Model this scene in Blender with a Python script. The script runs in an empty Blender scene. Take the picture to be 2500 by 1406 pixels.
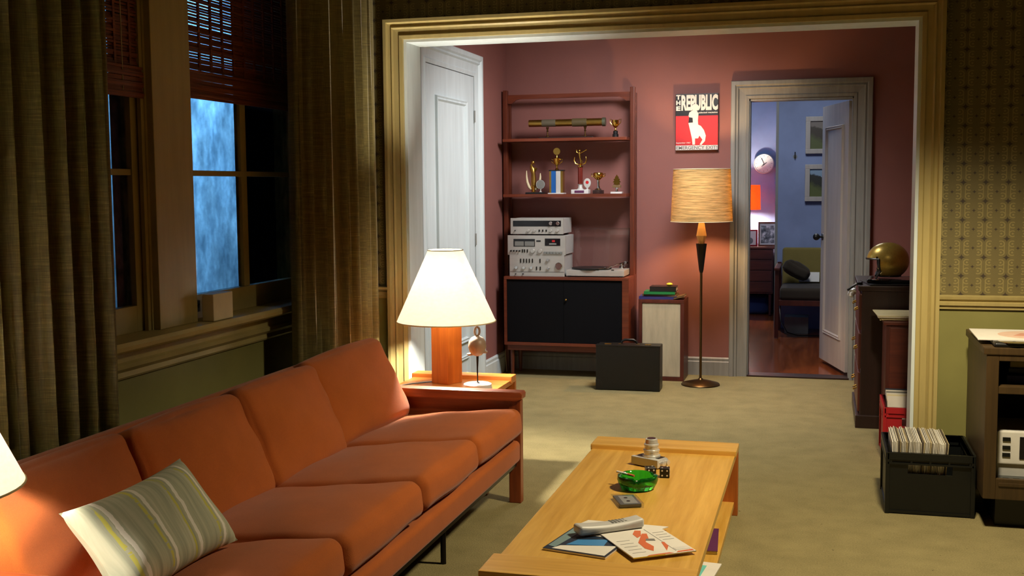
import bpy, bmesh, math, random
from mathutils import Matrix, Vector
random.seed(7)
PI = math.pi
SC = bpy.context.scene
COL = SC.collection

# ------------------------------------------------------------------ camera, world, lights
cam = bpy.data.objects.new('camera', bpy.data.cameras.new('camera'))
COL.objects.link(cam)
cam.data.sensor_width = 36.0
cam.data.lens = 39.975
cam.data.clip_start = 0.05
yaw, pit, rol = math.radians(15.255), math.radians(5.134), math.radians(-0.465)
F_ = Vector((-math.sin(yaw) * math.cos(pit), math.cos(yaw) * math.cos(pit), -math.sin(pit)))
r_ = Vector((math.cos(yaw), math.sin(yaw), 0)); u_ = r_.cross(F_)
R_ = math.cos(rol) * r_ + math.sin(rol) * u_
U_ = -math.sin(rol) * r_ + math.cos(rol) * u_
cam.matrix_world = Matrix(((R_.x, U_.x, -F_.x, 0), (R_.y, U_.y, -F_.y, 0), (R_.z, U_.z, -F_.z, 1.42), (0, 0, 0, 1)))
SC.camera = cam
SC.view_settings.view_transform = 'Standard'
SC.view_settings.look = 'None'
SC.view_settings.gamma = 1
SC.view_settings.use_curve_mapping = False
SC.view_settings.exposure = 0.0
SC.cycles.use_denoising = True
SC.cycles.sample_clamp_indirect = 6.0
SC.cycles.max_bounces = 10
SC.cycles.transparent_max_bounces = 16
SC.cycles.blur_glossy = 0.6
SC.cycles.caustics_refractive = False
SC.cycles.caustics_reflective = False

W = bpy.data.worlds.new('night'); SC.world = W; W.use_nodes = True
W.node_tree.nodes['Background'].inputs[0].default_value = (0.25, 0.45, 1.0, 1)
W.node_tree.nodes['Background'].inputs[1].default_value = 0.006


def light(name, kind, loc, power, col=(1, 1, 1), size=0.1, rot=None, target=None, spot=None, blend=0.5, size_y=None, spread=None):
    d = bpy.data.lights.new(name, kind); d.energy = power; d.color = col
    if kind == 'AREA':
        d.size = size
        if size_y: d.shape = 'RECTANGLE'; d.size_y = size_y
        if spread: d.spread = math.radians(spread)
    else:
        d.shadow_soft_size = size
    if kind == 'SPOT': d.spot_size = math.radians(spot); d.spot_blend = blend
    o = bpy.data.objects.new(name, d); COL.objects.link(o); o.location = loc
    if target is not None:
        o.rotation_euler = (Vector(target) - Vector(loc)).to_track_quat('-Z', 'Y').to_euler()
    return o


# shaded ceiling pendant over the seating (above the frame), hall ceiling light (behind the arch head), bedroom and alley
light('pendant_light', 'SPOT', (0.40, 4.1, 2.15), 215, (1.0, 0.84, 0.56), 0.10, target=(0.40, 4.1, 0), spot=141, blend=0.6)
light('hall_ceiling_light', 'SPOT', (-0.85, 6.95, 2.6), 265, (1.0, 0.96, 0.95), 0.32, target=(-1.5, 7.6, 0.7), spot=148, blend=1.0)
light('bedroom_light', 'AREA', (-0.3, 9.9, 2.66), 24, (0.88, 0.93, 1.0), 0.6, target=(-0.3, 10.2, 0))
light('bedroom_blue_fill', 'AREA', (-2.2, 12.2, 1.9), 14, (0.30, 0.58, 1.0), 0.8, target=(-0.7, 13.1, 2.0))  # added blue fill for the far bedroom wall; no window stands there
light('alley_light', 'SPOT', (-2.75, 5.45, 3.3), 1400, (0.22, 0.60, 1.0), 0.15, target=(-3.6, 6.25, 1.4), spot=75, blend=0.5)


# ------------------------------------------------------------------ materials
def lin(c):
    return tuple(((v / 255) / 12.92 if v / 255 <= 0.04045 else ((v / 255 + 0.055) / 1.055) ** 2.4) for v in c)


class Mat:
    def __init__(s, name):
        s.m = bpy.data.materials.new(name); s.m.use_nodes = True
        s.nt = s.m.node_tree; s.n = s.nt.nodes; s.b = s.n['Principled BSDF']
        s.out = s.n['Material Output']

    def node(s, t, **kw):
        x = s.n.new(t)
        for k, v in kw.items(): setattr(x, k, v)
        return x

    def link(s, a, b): s.nt.links.new(a, b)

    def coord(s, scale=(1, 1, 1), kind='Object', rot=(0, 0, 0)):
        t = s.node('ShaderNodeTexCoord'); mp = s.node('ShaderNodeMapping')
        mp.inputs['Scale'].default_value = scale; mp.inputs['Rotation'].default_value = rot
        s.link(t.outputs[kind], mp.inputs[0]); return mp.outputs[0]

    def noise(s, vec, scale, detail=4, rough=0.55, dist=0.0):
        t = s.node('ShaderNodeTexNoise'); t.inputs['Scale'].default_value = scale
        t.inputs['Detail'].default_value = detail; t.inputs['Roughness'].default_value = rough
        t.inputs['Distortion'].default_value = dist
        s.link(vec, t.inputs['Vector']); return t.outputs['Fac']

    def ramp(s, fac, stops, interp='LINEAR'):
        t = s.node('ShaderNodeValToRGB'); e = t.color_ramp.elements; t.color_ramp.interpolation = interp
        while len(e) < len(stops): e.new(0.5)
        for el, (p, c) in zip(e, stops): el.position = p; el.color = (*c, 1)
        s.link(fac, t.inputs[0]); return t.outputs[0]

    def bump(s, h, strength=0.2, dist=0.01):
        t = s.node('ShaderNodeBump'); t.inputs['Strength'].default_value = strength; t.inputs['Distance'].default_value = dist
        s.link(h, t.inputs['Height']); s.link(t.outputs[0], s.b.inputs['Normal']); return t

    def set(s, **kw):
        for k, v in kw.items(): s.b.inputs[k.replace('_', ' ')].default_value = v
        return s


def mul(c, k): return tuple(min(1, v * k) for v in c)


def paint(name, rgb, rough=0.5, var=0.12, scale=6, bump=0.0, bscale=60, metal=0.0, spec=0.5, stretch=(1, 1, 1)):
    c = lin(rgb); M = Mat(name); v = M.coord(stretch)
    f = M.noise(v, scale)
    M.link(M.ramp(f, [(0.3, mul(c, 1 - var)), (0.7, mul(c, 1 + var))]), M.b.inputs['Base Color'])
    M.set(Roughness=rough, Metallic=metal); M.b.inputs['Specular IOR Level'].default_value = spec
    if bump: M.bump(M.noise(v, bscale, 3), bump, 0.004)
    return M.m


def wood(name, dark, light_, axis='Y', rough=0.38, scale=1.0, grain=26):
    M = Mat(name)
    st = {'X': (0.06, 1, 1), 'Y': (1, 0.06, 1), 'Z': (1, 1, 0.06)}[axis]
    v = M.coord(tuple(q * scale for q in st))
    f = M.noise(v, grain, 6, 0.6, 0.6)
    f2 = M.noise(v, grain * 4, 3, 0.5)
    mx = M.node('ShaderNodeMix', data_type='FLOAT'); mx.inputs[0].default_value = 0.3
    M.link(f, mx.inputs[2]); M.link(f2, mx.inputs[3])
    M.link(M.ramp(mx.outputs[0], [(0.32, lin(dark)), (0.68, lin(light_))]), M.b.inputs['Base Color'])
    M.set(Roughness=rough); M.bump(f2, 0.05, 0.002)
    return M.m


def fabric(name, rgb, var=0.15, weave=420, rough=0.95, patch=9, bump=0.25):
    c = lin(rgb); M = Mat(name); v = M.coord()
    f = M.noise(v, weave, 2); g = M.noise(v, patch, 3)
    mx = M.node('ShaderNodeMix', data_type='FLOAT'); mx.inputs[0].default_value = 0.4
    M.link(f, mx.inputs[2]); M.link(g, mx.inputs[3])
    M.link(M.ramp(mx.outputs[0], [(0.3, mul(c, 1 - var)), (0.7, mul(c, 1 + var))]), M.b.inputs['Base Color'])
    M.set(Roughness=rough); M.b.inputs['Specular IOR Level'].default_value = 0.15
    M.b.inputs['Sheen Weight'].default_value = 0.15
    M.bump(f, bump, 0.003)
    return M.m


class V:
    """tiny arithmetic on node sockets"""
    def __init__(s, M, sock): s.M, s.k = M, sock
    def op(s, o, b=None, c=None):
        n = s.M.node('ShaderNodeMath', operation=o); s.M.link(s.k, n.inputs[0])
        for i, q in ((1, b), (2, c)):
            if q is None: continue
            if isinstance(q, V): s.M.link(q.k, n.inputs[i])
            else: n.inputs[i].default_value = q
        return V(s.M, n.outputs[0])
    def __add__(s, b): return s.op('ADD', b)
    def __sub__(s, b): return s.op('SUBTRACT', b)
    def __mul__(s, b): return s.op('MULTIPLY', b)
    def __truediv__(s, b): return s.op('DIVIDE', b)
    def fract(s): return s.op('FRACT')
    def abs(s): return s.op('ABSOLUTE')
    def sqrt(s): return s.op('SQRT')
    def lt(s, b): return s.op('LESS_THAN', b)
    def gt(s, b): return s.op('GREATER_THAN', b)
    def mx(s, b): return s.op('MAXIMUM', b)
    def mn(s, b): return s.op('MINIMUM', b)


def xyz(M):
    t = M.node('ShaderNodeTexCoord'); sp = M.node('ShaderNodeSeparateXYZ'); M.link(t.outputs['Object'], sp.inputs[0])
    return [V(M, o) for o in sp.outputs]


def wallpaper(name, axis):
    M = Mat(name); X, Y, Z = xyz(M)
    u = ((Y if axis == 'Y' else X) / 0.096).fract() - 0.5
    v = (Z / 0.086).fract() - 0.5
    star = (u.abs().sqrt() + v.abs().sqrt()).lt(0.47)
    uc, vc = u.abs() - 0.5, v.abs() - 0.5
    star2 = (uc.abs().sqrt() + vc.abs().sqrt()).lt(0.36)
    au, av = u.abs() - 0.25, v.abs() - 0.27
    d = (au * au + av * av).sqrt()
    ring = ((d - 0.15).abs().lt(0.028)) * (u.abs().lt(0.33))
    spiral = d.lt(0.05)
    bars = ((u.abs() - 0.10).abs().lt(0.02)) * (v.abs().gt(0.27))
    curl = ring.mx(spiral).mx(bars)
    base, dk, lt = lin((108, 97, 56)), lin((58, 47, 32)), lin((138, 125, 74))
    nz = M.noise(M.coord(), 5)
    b0 = M.ramp(nz, [(0.3, mul(base, 0.9)), (0.7, mul(base, 1.08))])
    m1 = M.node('ShaderNodeMix', data_type='RGBA'); M.link(curl.k, m1.inputs[0]); M.link(b0, m1.inputs[6]); m1.inputs[7].default_value = (*lt, 1)
    st = star.mx(star2)
    m2 = M.node('ShaderNodeMix', data_type='RGBA'); M.link(st.k, m2.inputs[0]); M.link(m1.outputs[2], m2.inputs[6]); m2.inputs[7].default_value = (*dk, 1)
    M.link(m2.outputs[2], M.b.inputs['Base Color']); M.set(Roughness=0.6); M.bump(curl.k, 0.25, 0.002)
    return M.m


def carpet():
    M = Mat('carpet_pile'); v = M.coord()
    f = M.noise(v, 170, 3); g = M.noise(v, 7, 5); sp = M.noise(v, 38, 2)
    mx = M.node('ShaderNodeMix', data_type='FLOAT'); mx.inputs[0].default_value = 0.4
    M.link(f, mx.inputs[2]); M.link(g, mx.inputs[3])
    c = lin((142, 131, 92))
    a = M.ramp(mx.outputs[0], [(0.32, mul(c, 0.72)), (0.66, mul(c, 1.16))])
    sk = M.ramp(sp, [(0.72, (0, 0, 0)), (0.77, (1, 1, 1))])
    m2 = M.node('ShaderNodeMix', data_type='RGBA'); M.link(sk, m2.inputs[0]); M.link(a, m2.inputs[6]); m2.inputs[7].default_value = (*lin((96, 86, 62)), 1)
    M.link(m2.outputs[2], M.b.inputs['Base Color']); M.set(Roughness=1.0); M.b.inputs['Specular IOR Level'].default_value = 0.05
    M.bump(f, 0.5, 0.006)
    return M.m


def curtain_cloth():
    M = Mat('curtain_slub'); v = M.coord((3, 3, 90))
    f = M.noise(v, 3.5, 4, 0.65); w = M.noise(M.coord((60, 60, 4)), 5, 2)
    mx = M.node('ShaderNodeMix', data_type='FLOAT'); mx.inputs[0].default_value = 0.3
    M.link(f, mx.inputs[2]); M.link(w, mx.inputs[3])
    M.link(M.ramp(mx.outputs[0], [(0.3, lin((80, 70, 32))), (0.55, lin((118, 106, 52))), (0.72, lin((162, 148, 80)))]), M.b.inputs['Base Color'])
    M.set(Roughness=0.55); M.b.inputs['Sheen Weight'].default_value = 0.3; M.bump(f, 0.15, 0.002)
    return M.m


def facing(M):
    lw = M.node('ShaderNodeLayerWeight'); lw.inputs[0].default_value = 0.5
    p = V(M, lw.outputs['Facing']).op('POWER', 5.0) * 0.9 + 0.04
    return p.k


def glassy(name, tint=(1, 1, 1), refl=0.08, rough=0.02):
    M = Mat(name); M.n.remove(M.b)
    t = M.node('ShaderNodeBsdfTransparent'); t.inputs[0].default_value = (*tint, 1)
    g = M.node('ShaderNodeBsdfGlossy'); g.inputs['Roughness'].default_value = rough
    fr = facing(M)
    mx = M.node('ShaderNodeMixShader'); M.link(fr, mx.inputs[0]); M.link(t.outputs[0], mx.inputs[1]); M.link(g.outputs[0], mx.inputs[2])
    M.link(mx.outputs[0], M.out.inputs[0]); return M.m


def grimy_glass():
    M = Mat('grimy_window_glass'); M.n.remove(M.b)
    t = M.node('ShaderNodeBsdfTransparent')
    f = M.noise(M.coord((1, 3, 1.5)), 6, 6, 0.7)
    M.link(M.ramp(f, [(0.3, (0.5, 0.54, 0.58)), (0.7, (1, 1, 1))]), t.inputs[0])
    g = M.node('ShaderNodeBsdfGlossy'); g.inputs['Roughness'].default_value = 0.04
    fr = facing(M)
    mx = M.node('ShaderNodeMixShader'); M.link(fr, mx.inputs[0]); M.link(t.outputs[0], mx.inputs[1]); M.link(g.outputs[0], mx.inputs[2])
    M.link(mx.outputs[0], M.out.inputs[0]); return M.m


def lit_bulb(strength, col):
    M = Mat('lit_bulb'); M.b.inputs['Emission Color'].default_value = (*col, 1); M.b.inputs['Emission Strength'].default_value = strength
    return M.m


def shade_cloth(name, rgb, trans, emit=None, stretch=(1, 1, 1), scale=60, contrast=0.2, bump=0.1):
    """lit lampshade: diffuse + translucent cloth"""
    c = lin(rgb); M = Mat(name); M.n.remove(M.b)
    f = M.noise(M.coord(stretch), scale, 4, 0.65)
    colr = M.ramp(f, [(0.3, mul(c, 1 - contrast)), (0.7, mul(c, 1 + contrast))])
    d = M.node('ShaderNodeBsdfDiffuse'); t = M.node('ShaderNodeBsdfTranslucent')
    M.link(colr, d.inputs[0]); M.link(colr, t.inputs[0])
    bp = M.node('ShaderNodeBump'); bp.inputs['Strength'].default_value = bump; bp.inputs['Distance'].default_value = 0.004
    M.link(f, bp.inputs['Height']); M.link(bp.outputs[0], d.inputs['Normal'])
    mx = M.node('ShaderNodeMixShader'); mx.inputs[0].default_value = trans
    M.link(d.outputs[0], mx.inputs[1]); M.link(t.outputs[0], mx.inputs[2])
    last = mx
    if emit:
        e = M.node('ShaderNodeEmission'); e.inputs[1].default_value = emit; M.link(colr, e.inputs[0])
        ad = M.node('ShaderNodeAddShader'); M.link(mx.outputs[0], ad.inputs[0]); M.link(e.outputs[0], ad.inputs[1]); last = ad
    M.link(last.outputs[0], M.out.inputs[0]); return M.m


def plain(name, rgb, rough=0.5, metal=0.0, spec=0.5): return paint(name, rgb, rough, 0.06, 12, metal=metal, spec=spec)


m_carpet = carpet()
m_paperX, m_paperY = wallpaper('wallpaper_gold_x', 'X'), wallpaper('wallpaper_gold_y', 'Y')
m_green = paint('green_wall_paint', (138, 134, 78), 0.45, 0.10, 3)
m_pink = paint('dusty_rose_wall_paint', (140, 90, 83), 0.7, 0.07, 2.0, 0.08, 90)
m_blue = paint('blue_wall_paint', (134, 148, 184), 0.7, 0.14, 2.5, 0.05, 40)
m_ceil = paint('ceiling_paint', (100, 92, 72), 0.8)
m_cream = paint('cream_trim_paint', (178, 161, 104), 0.4, 0.08, 5, stretch=(6, 6, 0.6))
m_white = paint('white_trim_paint', (212, 224, 226), 0.42, 0.07, 4, stretch=(5, 5, 0.6))
m_greyw = paint('worn_grey_trim_paint', (140, 140, 134), 0.45, 0.14, 6, stretch=(6, 6, 0.5))
m_olivetrim = paint('olive_trim_paint', (178, 162, 104), 0.45, 0.12, 5)
m_curtain = curtain_cloth()
m_sofa = fabric('rust_orange_upholstery', (165, 86, 34), 0.14)
m_teak = wood('teak_red', (96, 40, 18), (150, 72, 32), 'Z')
m_teakX = wood('teak_red_x', (104, 44, 20), (160, 80, 36), 'X')
m_teakY = wood('teak_red_y', (104, 44, 20), (160, 80, 36), 'Y')
m_honeyY = wood('honey_wood_y', (192, 143, 56), (226, 181, 90), 'Y', 0.32, 1.0, 22)
m_honeyX = wood('honey_wood_x', (194, 143, 56), (224, 178, 88), 'X', 0.32, 1.0, 22)
m_honeyZ = wood('honey_wood_z', (150, 78, 28), (190, 108, 44), 'Z', 0.35)
m_lampwood = wood('lamp_block_wood', (148, 72, 22), (192, 106, 36), 'Z', 0.3)
m_sidetop = wood('side_table_wood', (170, 96, 40), (208, 134, 62), 'X', 0.33)
m_unit = wood('dark_teak', (72, 30, 18), (112, 52, 30), 'Z')
m_unitX = wood('dark_teak_x', (78, 32, 18), (120, 56, 32), 'X')
m_leaf = paint('faded_white_door_paint', (176, 168, 160), 0.42, 0.1, 4, stretch=(5, 5, 0.6))
m_maho = wood('mahogany', (62, 26, 20), (98, 44, 32), 'Z', 0.4)
m_mahoX = wood('mahogany_x', (70, 30, 22), (108, 50, 34), 'X', 0.4)
m_darkwood = wood('dark_brown_wood', (34, 18, 16), (52, 28, 24), 'Z', 0.4)
m_console = wood('brown_console_wood', (56, 42, 22), (80, 60, 32), 'Z', 0.45)
m_floorwood = wood('polished_floorboards', (96, 46, 22), (146, 76, 38), 'Y', 0.16, 1.0, 14)
m_black = plain('black_lacquer', (20, 20, 22), 0.35)
m_blackmat = paint('black_cloth_panel', (11, 11, 14), 0.9, 0.1, 80, spec=0.15)
m_blackpl = plain('black_plastic', (12, 15, 15), 0.38)
m_leather = paint('black_leather', (11, 11, 10), 0.42, 0.15, 30, 0.15, 160)
m_darkmetal = plain('dark_metal', (40, 36, 32), 0.4, 0.8)
m_bronze = plain('bronze_metal', (96, 72, 40), 0.35, 0.9)
m_brass = paint('aged_brass', (176, 142, 70), 0.35, 0.2, 10, metal=1.0)
m_gold = plain('polished_gold', (214, 176, 84), 0.18, 1.0)
m_helmet = paint('gold_metalflake', (176, 150, 70), 0.3, 0.2, 260, metal=0.5)
m_chrome = plain('chrome', (215, 215, 215), 0.12, 1.0)
m_alu = paint('brushed_aluminium', (196, 194, 188), 0.36, 0.06, 40, metal=0.55, stretch=(0.2, 8, 8))
m_dark = plain('dark_display', (14, 12, 18), 0.15)
m_grey = plain('grey_meter_face', (122, 124, 120), 0.4)
m_silverpl = plain('silver_plastic', (190, 190, 186), 0.4)
m_whitepl = plain('white_plastic', (220, 218, 210), 0.35)
m_cream2 = plain('cream_card', (216, 204, 166), 0.6)
m_paper = paint('white_paper', (226, 222, 212), 0.55, 0.05, 8)
m_paperold = paint('yellowed_paper', (206, 196, 150), 0.6, 0.08, 10)
m_red = plain('red_print', (190, 28, 34), 0.45)
m_redpl = plain('red_plastic', (170, 30, 36), 0.4)
m_greenb = plain('green_book_cloth', (24, 120, 62), 0.5)
m_blueb = plain('blue_book_cloth', (44, 46, 110), 0.5)
m_brownb = plain('brown_book_cloth', (112, 88, 52), 0.6)
m_purple = plain('purple_cover', (92, 44, 84), 0.45)
m_teal = plain('teal_print', (110, 200, 190), 0.45)
m_skyb = plain('blue_print', (66, 136, 196), 0.4)
m_navy = plain('navy_print', (28, 42, 62), 0.4)
m_orangep = plain('orange_print', (212, 108, 66), 0.45)
m_yellow = plain('yellow_print', (222, 206, 60), 0.45)
m_bluefoil = plain('blue_foil', (34, 104, 186), 0.3, 0.4)
m_marble = paint('white_marble', (214, 214, 212), 0.25, 0.08, 14)
m_cerstone = paint('stoneware', (156, 132, 112), 0.42, 0.18, 14)
m_straw = None
m_glass = glassy('clear_plastic', (0.93, 0.95, 0.95))
m_pane = grimy_glass()
m_spk = paint('speaker_grille_cloth', (184, 172, 142), 0.9, 0.12, 30, 0.2, 300, stretch=(1, 1, 0.15))
m_olivef = fabric('olive_wool', (122, 108, 58), 0.15)
m_darkf = fabric('charcoal_fabric', (58, 50, 40), 0.15)
m_bamboo = None


# ------------------------------------------------------------------ mesh helpers
class MB:
    def __init__(s): s.bm = bmesh.new()

    def _bev(s, verts, bev, seg):
        if bev <= 0: return
        es = list({e for v in verts for e in v.link_edges})
        bmesh.ops.bevel(s.bm, geom=es, offset=bev, segments=seg, affect='EDGES', profile=0.7, clamp_overlap=True)

    def box(s, x0, x1, y0, y1, z0, z1, bev=0.0, seg=2):
        return s.boxc(((x0 + x1) / 2, (y0 + y1) / 2, (z0 + z1) / 2), (abs(x1 - x0), abs(y1 - y0), abs(z1 - z0)), None, bev, seg)

    def boxc(s, c, size, rot=None, bev=0.0, seg=2):
        T = Matrix.Translation(c)
        if rot is not None: T = T @ rot
        T = T @ Matrix.Diagonal((*size, 1))
        g = bmesh.ops.create_cube(s.bm, size=1.0, matrix=T)
        s._bev(g['verts'], bev, seg)
        return s

    def quad(s, *pts):
        s.bm.faces.new([s.bm.verts.new(p) for p in pts]); return s

    def prism(s, pts, d, axis='z', at=0.0, bev=0):
        """2-D outline extruded by d along axis, starting at `at`"""
        def P(a, b, w): return {'z': (a, b, w), 'y': (a, w, b), 'x': (w, a, b)}[axis]
        lo = [s.bm.verts.new(P(a, b, at)) for a, b in pts]; hi = [s.bm.verts.new(P(a, b, at + d)) for a, b in pts]
        n = len(pts)
        s.bm.faces.new(lo); s.bm.faces.new(hi)
        for i in range(n): s.bm.faces.new((lo[i], lo[(i + 1) % n], hi[(i + 1) % n], hi[i]))
        if bev: s._bev(lo + hi, bev, 2)
        return s

    def lathe(s, prof, c=(0, 0, 0), n=40, T=None, close=False):
        T = T or Matrix()
        rings = []
        for r, z in prof:
            if r < 1e-6: rings.append([s.bm.verts.new(Vector(c) + T @ Vector((0, 0, z)))])
            else: rings.append([s.bm.verts.new(Vector(c) + T @ Vector((r * math.cos(2 * PI * i / n), r * math.sin(2 * PI * i / n), z))) for i in range(n)])
        pr = list(zip(rings, rings[1:]))
        if close: pr.append((rings[-1], rings[0]))
        for a, b in pr:
            for i in range(n):
                j = (i + 1) % n
                if len(a) == 1 and len(b) == 1: continue
                if len(a) == 1: s.bm.faces.new((a[0], b[i], b[j]))
                elif len(b) == 1: s.bm.faces.new((a[i], a[j], b[0]))
                else: s.bm.faces.new((a[i], a[j], b[j], b[i]))
        return s

    def tube(s, pts, r, n=8, closed=False):
        pts = [Vector(p) for p in pts]; m = len(pts); rings = []
        rad = r if isinstance(r, (list, tuple)) else [r] * m
        prev = None
        for i, p in enumerate(pts):
            if closed: t = (pts[(i + 1) % m] - pts[i - 1]).normalized()
            else: t = (pts[min(i + 1, m - 1)] - pts[max(i - 1, 0)]).normalized()
            ref = prev if prev is not None and abs(prev.dot(t)) < 0.99 else (Vector((0, 0, 1)) if abs(t.z) < 0.9 else Vector((1, 0, 0)))
            a = (ref - t * ref.dot(t)).normalized(); b = t.cross(a); prev = a
            rings.append([s.bm.verts.new(p + rad[i] * (a * math.cos(2 * PI * k / n) + b * math.sin(2 * PI * k / n))) for k in range(n)])
        for i in range(m if closed else m - 1):
            A, B = rings[i], rings[(i + 1) % m]
            for k in range(n): s.bm.faces.new((A[k], A[(k + 1) % n], B[(k + 1) % n], B[k]))
        if not closed:
            s.bm.faces.new(rings[0][::-1]); s.bm.faces.new(rings[-1])
        return s

    def ball(s, c, r, sx=1, sy=1, sz=1, n=24, T=None):
        M_ = Matrix.Translation(c) @ (T or Matrix()) @ Matrix.Diagonal((sx, sy, sz, 1))
        bmesh.ops.create_uvsphere(s.bm, u_segments=n, v_segments=max(8, n // 2), radius=r, matrix=M_); return s

    def cushion(s, size, r, T, n=14, crown=0.0, wob=0.0, seed=0, pinch=0.0):
        """box cushion with rounded edges and crowned faces"""
        h = Vector(size) / 2; rg = random.Random(seed); ph = [rg.uniform(0, 6) for _ in range(6)]
        r = min(r, min(h) * 0.999)
        ax = []
        for i in range(3):
            k = max(2, int(n * min(1.0, h[i] / max(h) + 0.3))); inn = h[i] - r
            ax.append([-h[i]] + [-h[i] + r * q for q in (0.18, 0.45, 0.72)] + [-inn + 2 * inn * j / k for j in range(k + 1)] + [h[i] - r * q for q in (0.72, 0.45, 0.18)] + [h[i]])
        N = [len(q) - 1 for q in ax]; cache = {}
        def vert(*ijk):
            if ijk not in cache: cache[ijk] = s.bm.verts.new((ax[0][ijk[0]], ax[1][ijk[1]], ax[2][ijk[2]]))
            return cache[ijk]
        for d in range(3):
            e, f = [q for q in range(3) if q != d]
            for side in (0, N[d]):
                for i in range(N[e]):
                    for j in range(N[f]):
                        quad = []
                        for di, dj in ((0, 0), (1, 0), (1, 1), (0, 1)):
                            t3 = [0, 0, 0]; t3[d] = side; t3[e] = i + di; t3[f] = j + dj; quad.append(vert(*t3))
                        s.bm.faces.new(quad)
        for v in cache.values():
            p = v.co.copy(); u = Vector((p.x / h.x, p.y / h.y, p.z / h.z))
            q = Vector([max(-(h[i] - r), min(h[i] - r, p[i])) for i in range(3)])
            d = p - q
            if d.length > 1e-9: p = q + d.normalized() * min(r, max(abs(d.x), abs(d.y), abs(d.z)))
            fx, fy = 1 - u.x ** 2, 1 - u.y ** 2
            p.z += u.z * crown * fx * fy
            p.x += u.x * crown * 0.35 * (1 - u.z ** 2) * fy; p.y += u.y * crown * 0.35 * (1 - u.z ** 2) * fx
            if wob: p.z += wob * math.sin(u.x * 3.1 + ph[0]) * math.sin(u.y * 2.7 + ph[1]) + 0.4 * wob * math.sin(u.x * 9 + u.y * 5 + ph[2]); p.y += wob * 0.6 * math.sin(u.x * 2.3 + ph[3]) * u.y
            v.co = T @ p
        return s

    def build(s, name, mat, parent=None, smooth=False, world=False, weld=True):
        bm = s.bm
        bmesh.ops.recalc_face_normals(bm, faces=bm.faces[:])
        if world and parent is not None:
            o = Vector((0, 0, 0)); p = parent
            while p is not None: o += p.location; p = p.parent
            for v in bm.verts: v.co -= o
        me = bpy.data.meshes.new(name); bm.to_mesh(me); bm.free()
        for mm in (mat if isinstance(mat, (list, tuple)) else [mat]): me.materials.append(mm)
        if smooth:
            for p in me.polygons: p.use_smooth = True
            try: me.set_sharp_from_angle(angle=math.radians(40))
            except Exception: pass
        ob = bpy.data.objects.new(name, me); COL.objects.link(ob)
        if parent is not None: ob.parent = parent
        return ob


def tag(o, label=None, cat=None, group=None, kind=None):
    for k, v in (('label', label), ('category', cat), ('group', group), ('kind', kind)):
        if v: o[k] = v
    return o


def thing(name, label, cat, loc=(0, 0, 0), rz=0.0, group=None):
    o = bpy.data.objects.new(name, None); COL.objects.link(o); o.empty_display_size = 0.1
    o.location = loc; o.rotation_euler = (0, 0, rz)
    return tag(o, label, cat, group)


def solo(name, mb, mat, label, cat, loc=(0, 0, 0), rz=0.0, group=None, smooth=False, kind=None):
    o = mb.build(name, mat, None, smooth); o.location = loc; o.rotation_euler = (0, 0, rz)
    return tag(o, label, cat, group, kind)


def struct(name, mb, mat, label, cat, parent=None, smooth=False):
    o = mb.build(name, mat, parent, smooth)
    if parent is None: tag(o, label, cat, None, 'structure')
    return o


def copy_tree(o, parent=None):
    c = o.copy(); COL.objects.link(c)
    if parent is not None: c.parent = parent
    for ch in list(o.children): copy_tree(ch, c)
    return c


def lettering(name, body, mat, parent, bounds, T, depth=0.0012, bold=0.0):
    """text fitted to bounds (a0,a1,b0,b1) in a local plane mapped by T"""
    cu = bpy.data.curves.new(name, 'FONT'); cu.body = body; cu.size = 1; cu.extrude = 0.5; cu.offset = bold; cu.resolution_u = 3
    o = bpy.data.objects.new(name, cu); COL.objects.link(o)
    dg = bpy.context.evaluated_depsgraph_get(); dg.update()
    me = bpy.data.meshes.new_from_object(o.evaluated_get(dg))
    bpy.data.objects.remove(o); bpy.data.curves.remove(cu)
    xs = [v.co.x for v in me.vertices]; ys = [v.co.y for v in me.vertices]
    a0, a1, b0, b1 = bounds
    for v in me.vertices:
        v.co = T @ Vector((a0 + (v.co.x - min(xs)) / (max(xs) - min(xs)) * (a1 - a0), b0 + (v.co.y - min(ys)) / (max(ys) - min(ys)) * (b1 - b0), v.co.z * depth))
    me.name = name; me.materials.clear(); me.materials.append(mat)
    ob = bpy.data.objects.new(name, me); COL.objects.link(ob); ob.parent = parent
    return ob


def rot(ax, deg): return Matrix.Rotation(math.radians(deg), 4, ax)


def casing(a0, a1, top, prof, to3):
    """mitred U-shaped casing; prof = [(outward, protrusion)], to3(a, z, w) -> point"""
    mb = MB(); st = []
    for d, w in prof:
        st.append([mb.bm.verts.new(to3(a0 - d, 0.0, w)), mb.bm.verts.new(to3(a0 - d, top + d, w)), mb.bm.verts.new(to3(a1 + d, top + d, w)), mb.bm.verts.new(to3(a1 + d, 0.0, w))])
    n = len(st)
    for i in range(n):
        A, B = st[i], st[(i + 1) % n]
        for k in range(3): mb.bm.faces.new((A[k], A[k + 1], B[k + 1], B[k]))
    mb.bm.faces.new([q[0] for q in st]); mb.bm.faces.new([q[3] for q in st])
    return mb


def rail(prof, p0, p1, axis):
    """profile [(protrusion, z)] swept straight along axis 'x' or 'y' from p0 to p1 = (fixed wall coord, start, end, sign)"""
    wall, a, b, sg = p0
    mb = MB(); A, B = [], []
    for w, z in prof:
        if axis == 'x': A.append(mb.bm.verts.new((a, wall + sg * w, z))); B.append(mb.bm.verts.new((b, wall + sg * w, z)))
        else: A.append(mb.bm.verts.new((wall + sg * w, a, z))); B.append(mb.bm.verts.new((wall + sg * w, b, z)))
    n = len(A)
    for i in range(n): mb.bm.faces.new((A[i], A[(i + 1) % n], B[(i + 1) % n], B[i]))
    mb.bm.faces.new(A); mb.bm.faces.new(B)
    return mb


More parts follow.
